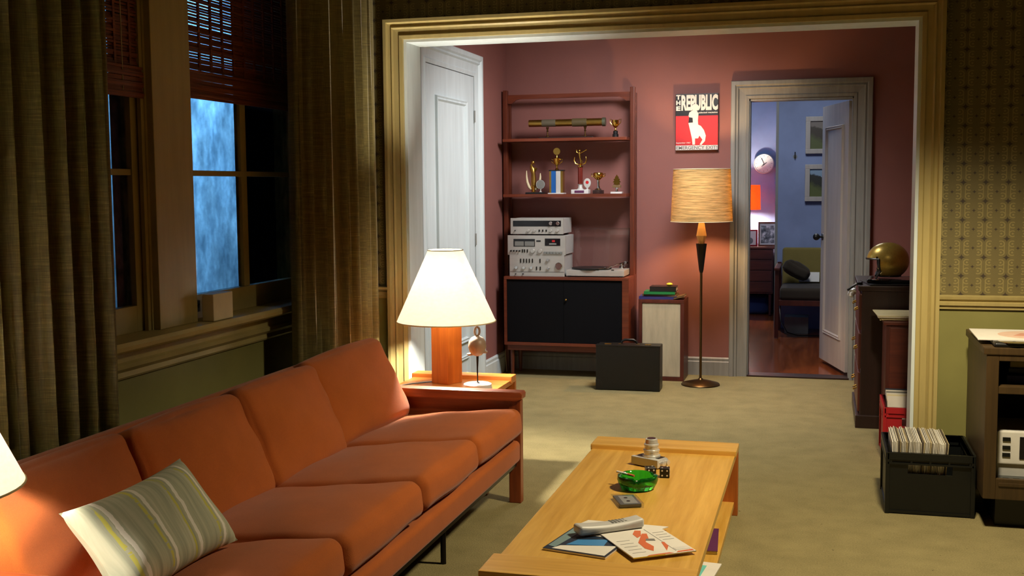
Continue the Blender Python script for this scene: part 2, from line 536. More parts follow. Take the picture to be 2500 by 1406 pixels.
# ------------------------------------------------------------------ the rooms
XL, YA, YB, ZC = -2.35, 5.6, 8.5, 2.75
struct('floor', MB().box(-2.5, 2.7, -1.5, YB, -0.1, 0.0), m_carpet, 'worn olive beige carpet running from living room through the arch', 'floor')
struct('floor_bedroom', MB().box(-2.4, 1.8, YB, 13.3, -0.1, -0.006), m_floorwood, 'polished wooden boards in the room beyond the far doorway', 'floor')
struct('ceiling', MB().box(-2.5, 2.7, -1.5, 13.3, ZC, ZC + 0.1), m_ceil, 'plain ceiling above all the rooms', 'ceiling')
# left wall of the living room, with two window openings
W1 = (2.45, 3.65); W2 = (3.91, 4.93); WZ = (0.905, 2.45)
mb = MB()
mb.box(XL - 0.15, XL, -1.5, 5.7, 0, 0.88)
struct('wall_left', mb, m_green, 'green painted lower left wall under the windows', 'wall')
mb = MB()
mb.box(XL - 0.15, XL, -1.5, W1[0], 0.88, ZC); mb.box(XL - 0.15, XL, W2[1], 5.7, 0.88, ZC)
mb.box(XL - 0.15, XL, W1[0], W2[1], WZ[1], ZC)
struct('wall_left_upper', mb, m_paperY, 'patterned wallpaper on left wall around the windows', 'wall')
struct('wall_left_hall', MB().box(XL - 0.15, XL, 5.7, YB, 0, ZC), m_pink, 'dusty rose left wall of the back hall beside white door', 'wall')
# arch wall
mb = MB(); mb.box(XL, -2.095, YA, YA + 0.1, 0, 0.86); mb.box(0.43, 2.6, YA, YA + 0.1, 0, 0.86)
struct('wall_middle', mb, m_green, 'green lower panels of the arch wall under the chair rail', 'wall')
mb = MB(); mb.box(XL, -2.095, YA, YA + 0.1, 0.86, ZC); mb.box(0.43, 2.6, YA, YA + 0.1, 0.86, ZC); mb.box(-2.095, 0.43, YA, YA + 0.1, 2.19, ZC)
struct('wall_middle_upper', mb, m_paperX, 'gold geometric wallpaper around the wide arch opening', 'wall')
mb = MB(); mb.box(XL, -2.095, YA + 0.1, YA + 0.2, 0, ZC); mb.box(0.43, 0.75, YA + 0.1, YA + 0.2, 0, ZC); mb.box(-2.095, 0.43, YA + 0.1, YA + 0.2, 2.19, ZC)
struct('wall_middle_hall', mb, m_pink, 'hall side of the arch wall in dusty rose paint', 'wall')
struct('wall_right_hall', MB().box(0.75, 0.9, YA + 0.2, YB, 0, ZC), m_pink, 'right wall of the back hall behind the dark chest', 'wall')
struct('wall_right', MB().box(2.6, 2.75, -1.5, YA + 0.1, 0, ZC), m_paperY, 'right wall of the living room outside the picture', 'wall')
struct('wall_front', MB().box(-2.5, 2.75, -1.6, -1.5, 0, ZC), m_paperX, 'wall behind the camera', 'wall')
DX0, DX1, DZ = -0.525, 0.21, 2.03
mb = MB(); mb.box(XL, DX0, YB, YB + 0.12, 0, ZC); mb.box(DX1, 0.9, YB, YB + 0.12, 0, ZC); mb.box(DX0, DX1, YB, YB + 0.12, DZ, ZC)
struct('wall_back', mb, m_pink, 'dusty rose back wall of the hall with the open doorway', 'wall')
# bedroom shell
struct('wall_far', MB().box(-2.3, -0.43, 13.1, 13.25, -0.01, ZC), m_blue, 'bright blue far wall behind the dresser', 'wall')
struct('wall_far_right', MB().box(-0.43, 1.7, 11.5, 13.25, -0.01, ZC), m_blue, 'shadowed blue wall behind the olive settee', 'wall')
struct('wall_far_left', MB().box(-2.4, -2.3, YB + 0.12, 13.25, -0.01, ZC), m_blue, 'left wall of the blue room', 'wall')
struct('wall_bedroom_right', MB().box(1.7, 1.8, YB + 0.12, 13.25, -0.01, ZC), m_blue, 'right wall of the blue room', 'wall')
mb = MB(); mb.box(-2.3, DX0 - 0.001, YB + 0.12, YB + 0.135, 0, ZC); mb.box(DX1 + 0.001, 1.7, YB + 0.12, YB + 0.135, 0, ZC); mb.box(DX0 - 0.001, DX1 + 0.001, YB + 0.12, YB + 0.135, DZ, ZC)
struct('wall_bedroom_front', mb, m_blue, 'blue room side of the doorway wall', 'wall')
struct('trim_7', MB().box(-0.445, -0.42, 11.485, 11.51, -0.005, ZC), m_greyw, 'pale bead on the corner of the blue room wall', 'trim')

# trims
P_ARCH = [(0, 0), (0, 0.02), (0.018, 0.024), (0.024, 0.016), (0.05, 0.02), (0.058, 0.03), (0.066, 0.022), (0.078, 0.026), (0.084, 0.042), (0.1, 0.042), (0.1, 0)]
struct('trim_1', casing(-2.095, 0.43, 2.175, P_ARCH, lambda a, z, w: (a, YA - w, z)), m_cream, 'wide cream moulded casing around the arch opening', 'trim')
mb = MB(); mb.box(-2.097, -2.08, YA - 0.004, YA + 0.204, 0, 2.19); mb.box(0.415, 0.432, YA - 0.004, YA + 0.204, 0, 2.19); mb.box(-2.08, 0.415, YA - 0.004, YA + 0.204, 2.16, 2.192)
struct('trim_2', mb, m_white, 'white lining inside the arch opening', 'trim')
struct('trim_8', casing(-2.095, 0.43, 2.175, [(0, 0), (0, 0.02), (0.08, 0.03), (0.1, 0.03), (0.1, 0)], lambda a, z, w: (a, YA + 0.2 + w, z)), m_white, 'white casing on the hall side of the arch', 'trim')
P_RAIL = [(0, 0.835), (0.012, 0.835), (0.014, 0.85), (0.024, 0.853), (0.026, 0.868), (0.016, 0.873), (0.03, 0.882), (0.034, 0.895), (0, 0.9)]
struct('trim_3', rail(P_RAIL, (YA, 0.53, 2.6, -1), None, 'x'), m_cream, 'cream chair rail under the gold wallpaper right of arch', 'trim')
struct('trim_9', rail(P_RAIL, (YA, XL, -2.195, -1), None, 'x'), m_cream, 'short piece of chair rail left of arch', 'trim')
struct('trim_10', rail(P_RAIL, (XL, 4.98, YA, 1), None, 'y'), m_cream, 'chair rail on left wall behind the curtain', 'trim')
P_BASE = [(0, 0), (0.018, 0), (0.018, 0.1), (0.012, 0.107), (0.014, 0.125), (0.006, 0.135), (0, 0.135)]
struct('baseboard_back', rail(P_BASE, (YB, XL, DX0 - 0.115, -1), None, 'x'), m_greyw, 'grey baseboard along the rose back wall', 'baseboard')
struct('baseboard_hall', rail([(w, z * 1.15) for w, z in P_BASE], (XL, 7.77, YB, 1), None, 'y'), m_white, 'white baseboard beside the hall door', 'baseboard')
struct('baseboard_right', rail(P_BASE, (YA, 0.53, 2.6, -1), None, 'x'), m_olivetrim, 'baseboard of the green wall behind the console', 'baseboard')
struct('baseboard_left', rail(P_BASE, (XL, -1.5, YA, 1), None, 'y'), m_olivetrim, 'baseboard under the windows behind the sofa', 'baseboard')
P_DOOR = [(0, 0), (0, 0.016), (0.02, 0.02), (0.028, 0.014), (0.07, 0.02), (0.078, 0.032), (0.09, 0.026), (0.1, 0.038), (0.125, 0.038), (0.13, 0.03), (0.13, 0)]
struct('trim_4', casing(DX0 + 0.004, DX1 - 0.004, DZ + 0.004, P_DOOR, lambda a, z, w: (a, YB - w, z)), m_greyw, 'worn grey moulded casing around the far doorway', 'trim')
mb = MB(); mb.box(DX0 - 0.002, DX0 + 0.012, YB - 0.002, YB + 0.137, 0, DZ); mb.box(DX1 - 0.012, DX1 + 0.002, YB - 0.002, YB + 0.137, 0, DZ); mb.box(DX0, DX1, YB - 0.002, YB + 0.137, DZ - 0.012, DZ + 0.002)
struct('trim_5', mb, m_greyw, 'grey lining inside the far doorway', 'trim')
struct('trim_6', MB().box(DX0, DX1, YB - 0.015, YB + 0.135, 0.0, 0.012, 0.004), m_darkwood, 'dark threshold strip under the far doorway', 'trim')


def panel_mould(a0, a1, z0, z1, to3, w=0.03, d=0.012):
    mb = MB(); prof = [(0, 0), (0.004, d), (0.4 * w, d * 0.6), (0.7 * w, d * 0.9), (w, 0.0)]
    ring = [[mb.bm.verts.new(to3(a, z, q)) for a, z in ((a0 + p, z0 + p), (a1 - p, z0 + p), (a1 - p, z1 - p), (a0 + p, z1 - p))] for p, q in prof]
    for A, B in zip(ring, ring[1:]):
        for k in range(4): mb.bm.faces.new((A[k], A[(k + 1) % 4], B[(k + 1) % 4], B[k]))
    return mb


# white closed door on the hall's left wall
d1 = MB().box(XL - 0.01, XL + 0.012, 6.62, 7.60, 0.012, 2.17, 0.002).build('door_1', m_white)
tag(d1, 'closed white panelled door in the hall behind the lit lamp', 'door', None, 'structure')
T3 = lambda a, z, w: (XL + 0.012 + w, a, z)
panel_mould(6.78, 7.42, 0.36, 1.99, T3, 0.035, 0.016).build('panel_moulding', m_white, d1)
panel_mould(6.78, 7.42, 0.12, 0.27, T3, 0.03, 0.016).build('panel_moulding', m_white, d1)
MB().tube([(XL + 0.012, 6.69, 0.95), (XL + 0.05, 6.69, 0.95)], 0.009).ball((XL + 0.065, 6.69, 0.95), 0.026).build('door_knob', m_brass, d1, True)
for z in (0.25, 1.05, 1.9): MB().tube([(XL + 0.018, 7.604, z - 0.04), (XL + 0.018, 7.604, z + 0.04)], 0.006).build('hinge', m_greyw, d1, True)
struct('trim_11', casing(6.61, 7.61, 2.175, [(p * 1.15, q) for p, q in P_DOOR[:-1]] + [(0.1495, 0)], lambda a, z, w: (XL + w, a, z)), m_white, 'white moulded casing around the closed hall door', 'trim')

# open door leaf (hinged at right jamb, swung into the blue room)
hx, hy = 0.195, YB + 0.14
ang = math.atan2(9.36 - hy, 0.01 - hx)
d2 = MB().box(0, 0.735, -0.018, 0.018, 0.03, 2.015, 0.002).build('door_2', m_leaf)
d2.location = (hx, hy, 0); d2.rotation_euler = (0, 0, ang)
tag(d2, 'white panelled door standing open into the blue room', 'door', None, 'structure')
panel_mould(0.13, 0.61, 0.25, 1.85, lambda a, z, w: (a, 0.018 + w, z), 0.03, 0.012).build('panel_moulding', m_leaf, d2)
panel_mould(0.13, 0.61, 0.25, 1.85, lambda a, z, w: (a, -0.018 - w, z), 0.03, 0.012).build('panel_moulding', m_leaf, d2)
mb = MB()
for sg in (-1, 1): mb.tube([(0.68, sg * 0.016, 1.0), (0.68, sg * 0.055, 1.0)], 0.009).ball((0.68, sg * 0.068, 1.0), 0.027).lathe([(0.0, 0), (0.028, 0.0), (0.026, 0.006), (0, 0.008)], (0.68, sg * 0.018, 1.0), 20, rot('X', -90 * sg))
mb.build('door_knob', m_blackpl, d2, True)
MB().box(0.7345, 0.737, -0.012, 0.012, 0.95, 1.06).build('latch_plate', m_brass, d2)

# ------------------------------------------------------------------ windows
GX = -2.405


def window(n, y0, y1, bars, label):
    w = tag(MB().box(GX - 0.002, GX + 0.002, y0 + 0.02, y1 - 0.02, 0.99, WZ[1] - 0.02).build('window_%d' % n, m_pane), label, 'window', None, 'structure')
    mb = MB()                                              # outer frame / stops
    mb.box(XL - 0.15, XL - 0.005, y0, y0 + 0.012, WZ[0], WZ[1]); mb.box(XL - 0.15, XL - 0.005, y1 - 0.012, y1, WZ[0], WZ[1]); mb.box(XL - 0.15, XL - 0.005, y0 + 0.012, y1 - 0.012, WZ[1] - 0.012, WZ[1])
    mb.box(GX + 0.03, GX + 0.045, y0 + 0.012, y0 + 0.03, WZ[0], WZ[1]); mb.box(GX + 0.03, GX + 0.045, y1 - 0.03, y1 - 0.012, WZ[0], WZ[1])
    mb.build('window_frame', m_olivetrim, w)
    mb = MB()                                              # sash
    st = 0.05
    mb.box(GX - 0.018, GX + 0.022, y0 + 0.012, y0 + 0.012 + (0.012 if n == 2 else st), WZ[0], WZ[1] - 0.012, 0.003)
    mb.box(GX - 0.018, GX + 0.022, y1 - 0.012 - st, y1 - 0.012, WZ[0], WZ[1] - 0.012, 0.003)
    ya, yb = y0 + 0.012 + (0.012 if n == 2 else st), y1 - 0.012 - st
    mb.box(GX - 0.018, GX + 0.022, ya, yb, WZ[0], 1.0, 0.003)
    mb.box(GX - 0.018, GX + 0.022, ya, yb, WZ[1] - 0.06, WZ[1] - 0.012, 0.003)
    mb.build('sash', m_olivetrim, w)
    mb = MB()
    for z in (1.48, 1.97): mb.box(GX - 0.015, GX + 0.016, y0 + 0.02, y1 - 0.02, z - 0.011, z + 0.011, 0.003)
    for y in bars: mb.box(GX - 0.014, GX + 0.015, y - 0.024, y + 0.024, 0.98, WZ[1] - 0.02, 0.003)
    mb.build('glazing_bars', m_olivetrim, w)
    return w


w1 = window(1, W1[0], W1[1], (3.05,), 'dark left window with olive sash beside the heavy curtain')
w2 = window(2, W2[0], W2[1], (4.42,), 'right window glowing blue through grimy glass')
mb = MB().box(GX + 0.02, GX + 0.04, 3.95, 3.99, 0.935, 0.98, 0.004).tube([(GX + 0.03, 3.955, 0.94), (GX + 0.045, 3.97, 0.965), (GX + 0.03, 3.985, 0.94)], 0.004)
mb.build('sash_lock', m_darkmetal, w2)
# mullion post, sill, apron
mb = MB().box(XL - 0.15, XL + 0.02, W1[1] + 0.0, W2[0], WZ[0], WZ[1], 0.004)
struct('trim_12', mb, m_cream, 'broad cream post between the two windows', 'trim')
P_SILL = [(0, 0.872), (0.082, 0.872), (0.088, 0.868), (0.099, 0.876), (0.102, 0.89), (0.095, 0.903), (0.0, 0.905)]
mb = rail(P_SILL, (XL, 2.35, 5.0, 1), None, 'y'); mb.box(XL - 0.16, XL + 0.001, 2.35, 5.0, 0.88, 0.905)
struct('trim_13', mb, m_olivetrim, 'deep window sill with rounded nosing', 'trim')
P_APR = [(0, 0.76), (0.014, 0.76), (0.02, 0.768), (0.016, 0.785), (0.022, 0.79), (0.034, 0.80), (0.036, 0.815), (0.024, 0.822), (0.024, 0.85), (0.05, 0.86), (0.06, 0.872), (0, 0.872)]
struct('trim_14', rail(P_APR, (XL, 2.35, 5.0, 1), None, 'y'), m_olivetrim, 'moulded apron under the window sill', 'trim')
struct('trim_15', MB().box(XL, XL + 0.02, 2.3, 5.05, WZ[1], WZ[1] + 0.11, 0.004), m_cream, 'head casing over the windows', 'trim')

# bamboo blinds: slats on cords, with see-through rows


def bamboo_mat():
    M = Mat('bamboo_slats'); v = M.coord((4, 0.6, 60)); f = M.noise(v, 6, 4)
    M.link(M.ramp(f, [(0.3, lin((86, 40, 20))), (0.7, lin((150, 78, 40)))]), M.b.inputs['Base Color']); M.set(Roughness=0.5)
    return M.m


m_bamboo = bamboo_mat()


def blind(y0, y1, zb, label):
    b = thing('bamboo_blind', label, 'blind', (XL - 0.02, (y0 + y1) / 2, zb), 0, 'bamboo blinds')
    mb = MB(); z = zb; i = 0; hw = (y1 - y0) / 2
    while z < WZ[1] - 0.02:
        rel = z - zb
        solid = rel < 0.14 or 0.19 < rel < 0.27 or rel > 0.55
        step = 0.0092 if solid else 0.0108
        x = 0.004 * math.sin(i * 1.7)
        mb.boxc((x, 0, z - zb + 0.004), (0.003, hw * 2, 0.0088 if solid else 0.0082), rot('X', random.uniform(-0.12, 0.12)))
        if rel < 0.11: mb.boxc((x + 0.012, 0, z - zb + 0.002), (0.004, hw * 2, 0.009), rot('X', random.uniform(-0.1, 0.1)))
        z += step; i += 1
    mb.build('slats', m_bamboo, b)
    mb = MB()
    for k in range(int((y1 - y0) / 0.09) + 1):
        y = -hw + 0.03 + k * 0.09
        mb.box(-0.001, 0.006, y - 0.006, y + 0.006, 0.0, WZ[1] - 0.01 - zb)
    mb.build('weaving_cords', m_bamboo, b)
    mb = MB().tube([(0.012, hw - 0.12, 0.02), (0.012, hw - 0.12, WZ[1] - zb - 0.02)], 0.002, 6)
    mb.build('pull_cord', m_cream2, b)
    MB().box(-0.012, 0.018, -hw, hw, WZ[1] - 0.035 - zb, WZ[1] - 0.013 - zb, 0.003).build('head_rail', m_bamboo, b)
    return b


blind(W1[0] + 0.015, W1[1] - 0.015, 1.745, 'rolled bamboo blind over the dark left window')
blind(W2[0] + 0.015, W2[1] - 0.015, 1.77, 'bamboo blind over the blue window with light in its gaps')
solo('cream_box', MB().box(-0.025, 0.025, -0.075, 0.075, 0, 0.105, 0.004), m_cream2, 'small cream box standing on the sill under blue window', 'box', (-2.295, 4.0, 0.905))


# curtains
def curtain(name, y0, y1, x0, folds, seed, label, amp=0.043, flare=0.0):
    rg = random.Random(seed); n, m = folds * 14, 26; z0, z1 = 0.03, 2.62
    ph = [rg.uniform(-0.5, 0.5) for _ in range(folds + 2)]; am = [rg.uniform(0.6, 1.15) for _ in range(folds + 2)]
    c = thing(name, label, 'curtain', (x0, (y0 + y1) / 2, 0), 0, 'window curtains')
    bm = bmesh.new(); G = []
    for j in range(m + 1):
        t = j / m; z = z1 + (z0 - z1) * t; row = []
        for i in range(n + 1):
            s = i / n; f = s * folds; k = int(f)
            ph_ = ph[k] + (ph[k + 1] - ph[k]) * (f - k); a = am[k] + (am[k + 1] - am[k]) * (f - k)
            q = 2 * PI * f + ph_ * 1.5 + 0.5 * t * math.sin(k * 2.3 + seed)
            x = amp * a * math.sin(q) + amp * 0.3 * math.sin(2.3 * q + 1 + t)
            yy = y0 + (y1 - y0) * s + 0.018 * math.cos(q) * a + flare * t * t * (s - 0.5) * 2
            row.append(bm.verts.new((x * (0.8 + 0.3 * t), yy - (y0 + y1) / 2, z)))
        G.append(row)
    for j in range(m):
        for i in range(n): bm.faces.new((G[j][i], G[j][i + 1], G[j + 1][i + 1], G[j + 1][i]))
    mb = MB(); mb.bm.free(); mb.bm = bm
    o = mb.build('drape', m_curtain, c, True)
    md = o.modifiers.new('thickness', 'SOLIDIFY'); md.thickness = 0.004
    MB().tube([(0, y0 - 0.1 - (y0 + y1) / 2, 2.64), (0, y1 + 0.03 - (y0 + y1) / 2, 2.64)], 0.014, 12).build('curtain_rod', m_bronze, c, True)
    return c


curtain('curtain', 2.36, 3.17, -2.185, 8, 3, 'gold brown curtain hanging left of the dark window')
curtain('curtain', 4.45, 5.38, -2.185, 8, 5, 'gold brown curtain hanging between blue window and arch', flare=0.03)

# ------------------------------------------------------------------ outside the windows
nb = solo('neighbour_building', MB().box(-5.5, -3.6, 5.96, 6.575, -0.5, 5.5), paint('weathered_plaster', (150, 160, 170), 0.9, 0.42, 4.5, stretch=(1, 1, 0.55)), 'pale weathered wall of the neighbouring building lit blue outside the window', 'building', kind='structure')
solo('dark_building', MB().box(-8.0, -7.0, 0, 16, -0.5, 6), plain('dark_brick', (26, 26, 30), 0.9), 'dark building far behind the blue lit wall outside', 'building', kind='structure')
solo('alley_ground', MB().box(-8.0, -2.5, -2, 16, -0.7, -0.5), plain('alley_asphalt', (30, 30, 34), 0.9), 'dark alley ground outside the windows', 'ground', kind='structure')

# ------------------------------------------------------------------ sofa
SX0, SX1, SY0, SY1 = -2.1, -1.28, 2.25, 4.82
sofa = thing('sofa', 'long rust orange sofa with teak arms under the windows', 'sofa', (-1.7, 3.55, 0))


def arm(y0, y1):
    ym = (y0 + y1) / 2
    a = MB().prism([(-2.1, 0.465), (-1.3, 0.465), (-1.274, 0.474), (-1.272, 0.496), (-1.28, 0.506), (-2.1, 0.506)], y1 - y0, 'y', y0, 0.006).build('armrest', m_teakX, sofa, False, True)
    MB().box(-2.06, -1.33, ym - 0.012, ym + 0.012, 0.2, 0.466).build('arm_panel', m_teakX, a, False, True)
    MB().box(-1.338, -1.283, ym - 0.024, ym + 0.024, 0, 0.467, 0.005).build('leg', m_teak, sofa, False, True)
    MB().box(-2.1, -2.05, ym - 0.024, ym + 0.024, 0, 0.467, 0.005).build('leg', m_teak, sofa, False, True)


arm(4.815, 4.89); arm(2.175, 2.25)
MB().cushion((0.06, SY1 - SY0, 0.098), 0.022, Matrix.Translation((-1.309, (SY0 + SY1) / 2, 0.243))).build('seat_rail', m_sofa, sofa, True, True)
MB().box(-2.05, -1.32, SY0, SY1, 0.2, 0.275, 0.01).build('seat_deck', m_sofa, sofa, False, True)
MB().box(-2.05, -1.3, SY0, SY1, 0.172, 0.198).build('base_frame', m_darkmetal, sofa, False, True)
MB().cushion((0.07, SY1 - SY0 + 0.0, 0.5), 0.028, Matrix.Translation((-2.068, (SY0 + SY1) / 2, 0.44)) @ rot('Y', -3)).build('back_frame', m_sofa, sofa, True, True)
for y in (3.14, 3.97):
    for x in (-1.36, -2.02): MB().tube([(x, y, 0), (x, y, 0.175)], 0.011, 10).build('leg', m_darkmetal, sofa, True, True)
cw = (SY1 - SY0) / 4
for k in range(4):
    y = SY0 + cw * (k + 0.5)
    T = Matrix.Translation((-1.585, y, 0.345)) @ rot('Y', -6.5) @ rot('Z', [0.6, -0.5, 0.4, -1.0][k])
    MB().cushion((0.63, cw - 0.010, 0.125), 0.038, T, 18, 0.032, 0.004, k + 2).build('seat_cushion', m_sofa, sofa, True, True)
    yb = y + (0.0, 0.01, 0.0, -0.02)[k]
    T = Matrix.Translation((-1.945, yb, (0.512, 0.512, 0.518, 0.535)[k])) @ rot('Z', [1, -1.0, 1.0, -8][k]) @ rot('Y', 66 + (0, 1, 0, -2)[k]) @ rot('Z', [0, 0.5, -1, 3][k])
    MB().cushion((0.39, cw - 0.012, 0.14), 0.04, T, 18, 0.034, 0.006, k + 9).build('back_cushion', m_sofa, sofa, True, True)


# striped throw pillow
def pillow_mat():
    M = Mat('striped_pillow_cloth'); X, Y, Z = xyz(M)
    v = M.coord(); wv = V(M, M.noise(M.coord((3, 10, 3)), 2.2, 3)) - 0.5
    s = X + wv * 0.02
    n1 = V(M, M.noise(M.coord((60, 3, 1)), 1.0, 3))
    base = M.ramp(n1.k, [(0.25, lin((136, 142, 122))), (0.5, lin((170, 172, 146))), (0.75, lin((194, 194, 168)))])
    w_ = ((s / 0.118).fract() - 0.5).abs().lt(0.055)
    yl = (((s + 0.022) / 0.118).fract() - 0.5).abs().lt(0.05) * n1.gt(0.44)
    brk = V(M, M.noise(M.coord((8, 40, 8)), 1.6, 2)).gt(0.4)
    m1 = M.node('ShaderNodeMix', data_type='RGBA'); M.link((yl * brk).k, m1.inputs[0]); M.link(base, m1.inputs[6]); m1.inputs[7].default_value = (*lin((190, 186, 84)), 1)
    m2 = M.node('ShaderNodeMix', data_type='RGBA'); M.link((w_).k, m2.inputs[0]); M.link(m1.outputs[2], m2.inputs[6]); m2.inputs[7].default_value = (*lin((226, 222, 208)), 1)
    M.link(m2.outputs[2], M.b.inputs['Base Color']); M.set(Roughness=0.8); M.bump(w_.k, 0.5, 0.003)
    return M.m


def pillow(name, W_, H_, T_, mat, loc, R, label):
    n = 36; bm = bmesh.new(); top = {}; bot = {}
    for i in range(n + 1):
        for j in range(n + 1):
            u, v = -1 + 2 * i / n, -1 + 2 * j / n
            x = W_ / 2 * u * (1 - 0.09 * (1 - v * v) * abs(u)); y = H_ / 2 * v * (1 - 0.10 * (1 - u * u) * abs(v))
            h = T_ / 2 * (max(0, 1 - u ** 4) * max(0, 1 - v ** 4)) ** 0.6 * (1 + 0.1 * math.sin(3 * u + 1) * math.sin(2.5 * v))
            top[i, j] = bm.verts.new((x, y, h))
            bot[i, j] = top[i, j] if i in (0, n) or j in (0, n) else bm.verts.new((x, y, -h))
    for i in range(n):
        for j in range(n):
            bm.faces.new((top[i, j], top[i + 1, j], top[i + 1, j + 1], top[i, j + 1]))
            bm.faces.new((bot[i, j], bot[i, j + 1], bot[i + 1, j + 1], bot[i + 1, j]))
    mb = MB(); mb.bm.free(); mb.bm = bm
    o = solo(name, mb, mat, label, 'pillow', smooth=True); o.matrix_world = Matrix.Translation(loc) @ R
    return o


ex = Vector((0.01, 1.0, 0.02)).normalized()
ey = Vector((-0.61, -0.009, 0.792)); ey = (ey - ex * ey.dot(ex)).normalized(); ez = ex.cross(ey)
if ez.x < 0: ez = -ez
Rp = Matrix(((ex.x, ey.x, ez.x, 0), (ex.y, ey.y, ez.y, 0), (ex.z, ey.z, ez.z, 0), (0, 0, 0, 1)))
pillow('throw_pillow', 0.52, 0.28, 0.13, pillow_mat(), (-1.64, 2.513, 0.552), Rp, 'grey green striped pillow lying on the near sofa seats')

# ------------------------------------------------------------------ side tables and table lamps


def side_table(loc, label):
    t = thing('side_table', label, 'table', loc, 0, 'side tables at the sofa ends')
    MB().box(-0.255, 0.255, -0.265, 0.265, 0.435, 0.46, 0.003).build('tabletop', m_sidetop, t)
    for s in (-1, 1):
        MB().prism([(-0.262, 0.445), (-0.262, 0.48), (0.262, 0.48), (0.262, 0.445)], 0.09, 'y', s * 0.265 - (0.09 if s > 0 else 0), 0.005).build('end_rail', m_sidetop, t)
        for q in (-1, 1): MB().box(q * 0.262 - (0.05 if q > 0 else 0), q * 0.262 + (0 if q > 0 else 0.05), s * 0.265 - (0.03 if s > 0 else 0), s * 0.265 + (0 if s > 0 else 0.03), 0, 0.446, 0.003).build('leg', m_honeyZ, t)
    return t


side_table((-1.73, 5.185, 0), 'small teak side table between sofa arm and arch')
side_table((-1.86, 1.89, 0), 'small teak side table at near end of sofa')
m_shade = shade_cloth('fibrous_lampshade', (253, 250, 244), 0.78, None, (1, 1, 2.5), 40, 0.05, 0.15)


def table_lamp(loc, rz, label, power):
    t = thing('table_lamp', label, 'lamp', loc, rz, 'wood block table lamps')
    MB().box(-0.053, 0.053, -0.053, 0.053, 0, 0.385, 0.003).build('lamp_base', m_lampwood, t)
    mb = MB().lathe([(0.242, 0.304), (0.085, 0.651), (0.0835, 0.651), (0.2405, 0.304)], n=64, close=True)
    sh = mb.build('lampshade', m_shade, t, True)
    for r, z in ((0.242, 0.304), (0.085, 0.651)): MB().tube([(r * math.cos(a * PI / 24), r * math.sin(a * PI / 24), z) for a in range(48)], 0.0028, 6, True).build('shade_binding', m_paperold, sh, True)
    mb = MB().tube([(0, 0, 0.385), (0, 0, 0.45)], 0.012, 12)
    mb.tube([(0, 0.0, 0.395), (0.05, 0, 0.43), (0.058, 0, 0.55), (0.0, 0, 0.62)], 0.002, 6).tube([(0, 0.0, 0.395), (-0.05, 0, 0.43), (-0.058, 0, 0.55), (0.0, 0, 0.62)], 0.002, 6)
    for a in range(3): mb.tube([(0, 0, 0.62), (0.0845 * math.cos(a * 2.094), 0.0845 * math.sin(a * 2.094), 0.651)], 0.0018, 6)
    mb.build('lamp_fitting', m_brass, t, True)
    MB().lathe([(0.012, 0.445), (0.014, 0.465), (0.03, 0.50), (0.03, 0.52), (0.02, 0.54), (0, 0.546)], n=20).build('bulb', lit_bulb(power, (1.0, 0.90, 0.76)), t, True)
    return t


table_lamp((-1.765, 5.245, 0.4605), math.radians(-22), 'lit table lamp with wooden block base beside the arch', 2800)
table_lamp((-1.93, 2.01, 0.4605), 0.0, 'lit lamp at left edge, only its white shade showing', 1300)
solo('lamp_cord', MB().tube([(-1.83, 5.235, 0.4645), (-1.87, 5.20, 0.4645), (-1.91, 5.16, 0.4645), (-1.95, 5.10, 0.4645), (-1.98, 5.05, 0.4645), (-2.005, 5.03, 0.455), (-2.015, 5.02, 0.40), (-2.02, 5.02, 0.2)], 0.003, 6), m_blackpl, 'thin dark lamp cord running over the side table', 'cord', smooth=True)

# ceramic bell sculpture
b = thing('bell_sculpture', 'stoneware bell figure on thin rod with white round base', 'sculpture', (-1.56, 5.088, 0.4605))
MB().lathe([(0, 0), (0.068, 0), (0.07, 0.006), (0.066, 0.028), (0.058, 0.032), (0, 0.032)], n=40).build('base', m_marble, b, True)
MB().tube([(0, 0, 0.03), (0, 0, 0.10), (0.001, 0, 0.16)], [0.003, 0.0035, 0.006], 10).lathe([(0.012, 0.032), (0.004, 0.038)], n=16).build('rod', m_darkmetal, b, True)
MB().lathe([(0.0, 0.158), (0.006, 0.16), (0.022, 0.166), (0.036, 0.182), (0.043, 0.205), (0.04, 0.23), (0.028, 0.248), (0.01, 0.257), (0, 0.258)], n=32).ball((-0.034, 0.0, 0.168), 0.014, 1.3, 1, 0.5).ball((0.034, 0.01, 0.18), 0.012, 1.2, 1, 0.6).build('bell', m_cerstone, b, True)
mb = MB().tube([(0.012 * math.cos(a * PI / 10), 0.003 * math.sin(a * PI / 10), 0.278 + 0.02 * math.sin(a * PI / 10)) for a in range(20)], 0.0055, 8, True)
mb.tube([(-0.006, 0, 0.253), (-0.011, 0, 0.265), (-0.012, 0, 0.278)], 0.004, 8)
mb.build('hanging_loop', m_cerstone, b, True)

# ------------------------------------------------------------------ coffee table and what lies on it
CT = thing('coffee_table', 'low honey wood coffee table with raised end boards and shelf', 'table', (-0.6375, 3.985, 0))
MB().box(-0.94, -0.335, 3.10, 4.87, 0.262, 0.29, 0.003).build('tabletop', m_honeyY, CT, False, True)
for y0, y1, yp in ((4.735, 4.90, 4.86), (3.07, 3.235, 3.07)):
    MB().box(-0.947, -0.328, y0, y1, 0.284, 0.31, 0.006).build('end_board', m_honeyX, CT, False, True)
    MB().box(-0.945, -0.33, yp, yp + 0.04, 0, 0.286, 0.003).build('leg_panel', m_honeyZ, CT, False, True)
MB().box(-0.93, -0.345, 3.11, 4.86, 0.035, 0.06, 0.003).build('shelf', m_honeyY, CT, False, True)
ZT = 0.2906


def on_table(name, label, cat, x, y, rz=0, z=ZT, group=None): return thing(name, label, cat, (x, y, z), math.radians(rz), group)


m_camsil = plain('camera_silver', (226, 226, 222), 0.28, 0.55)
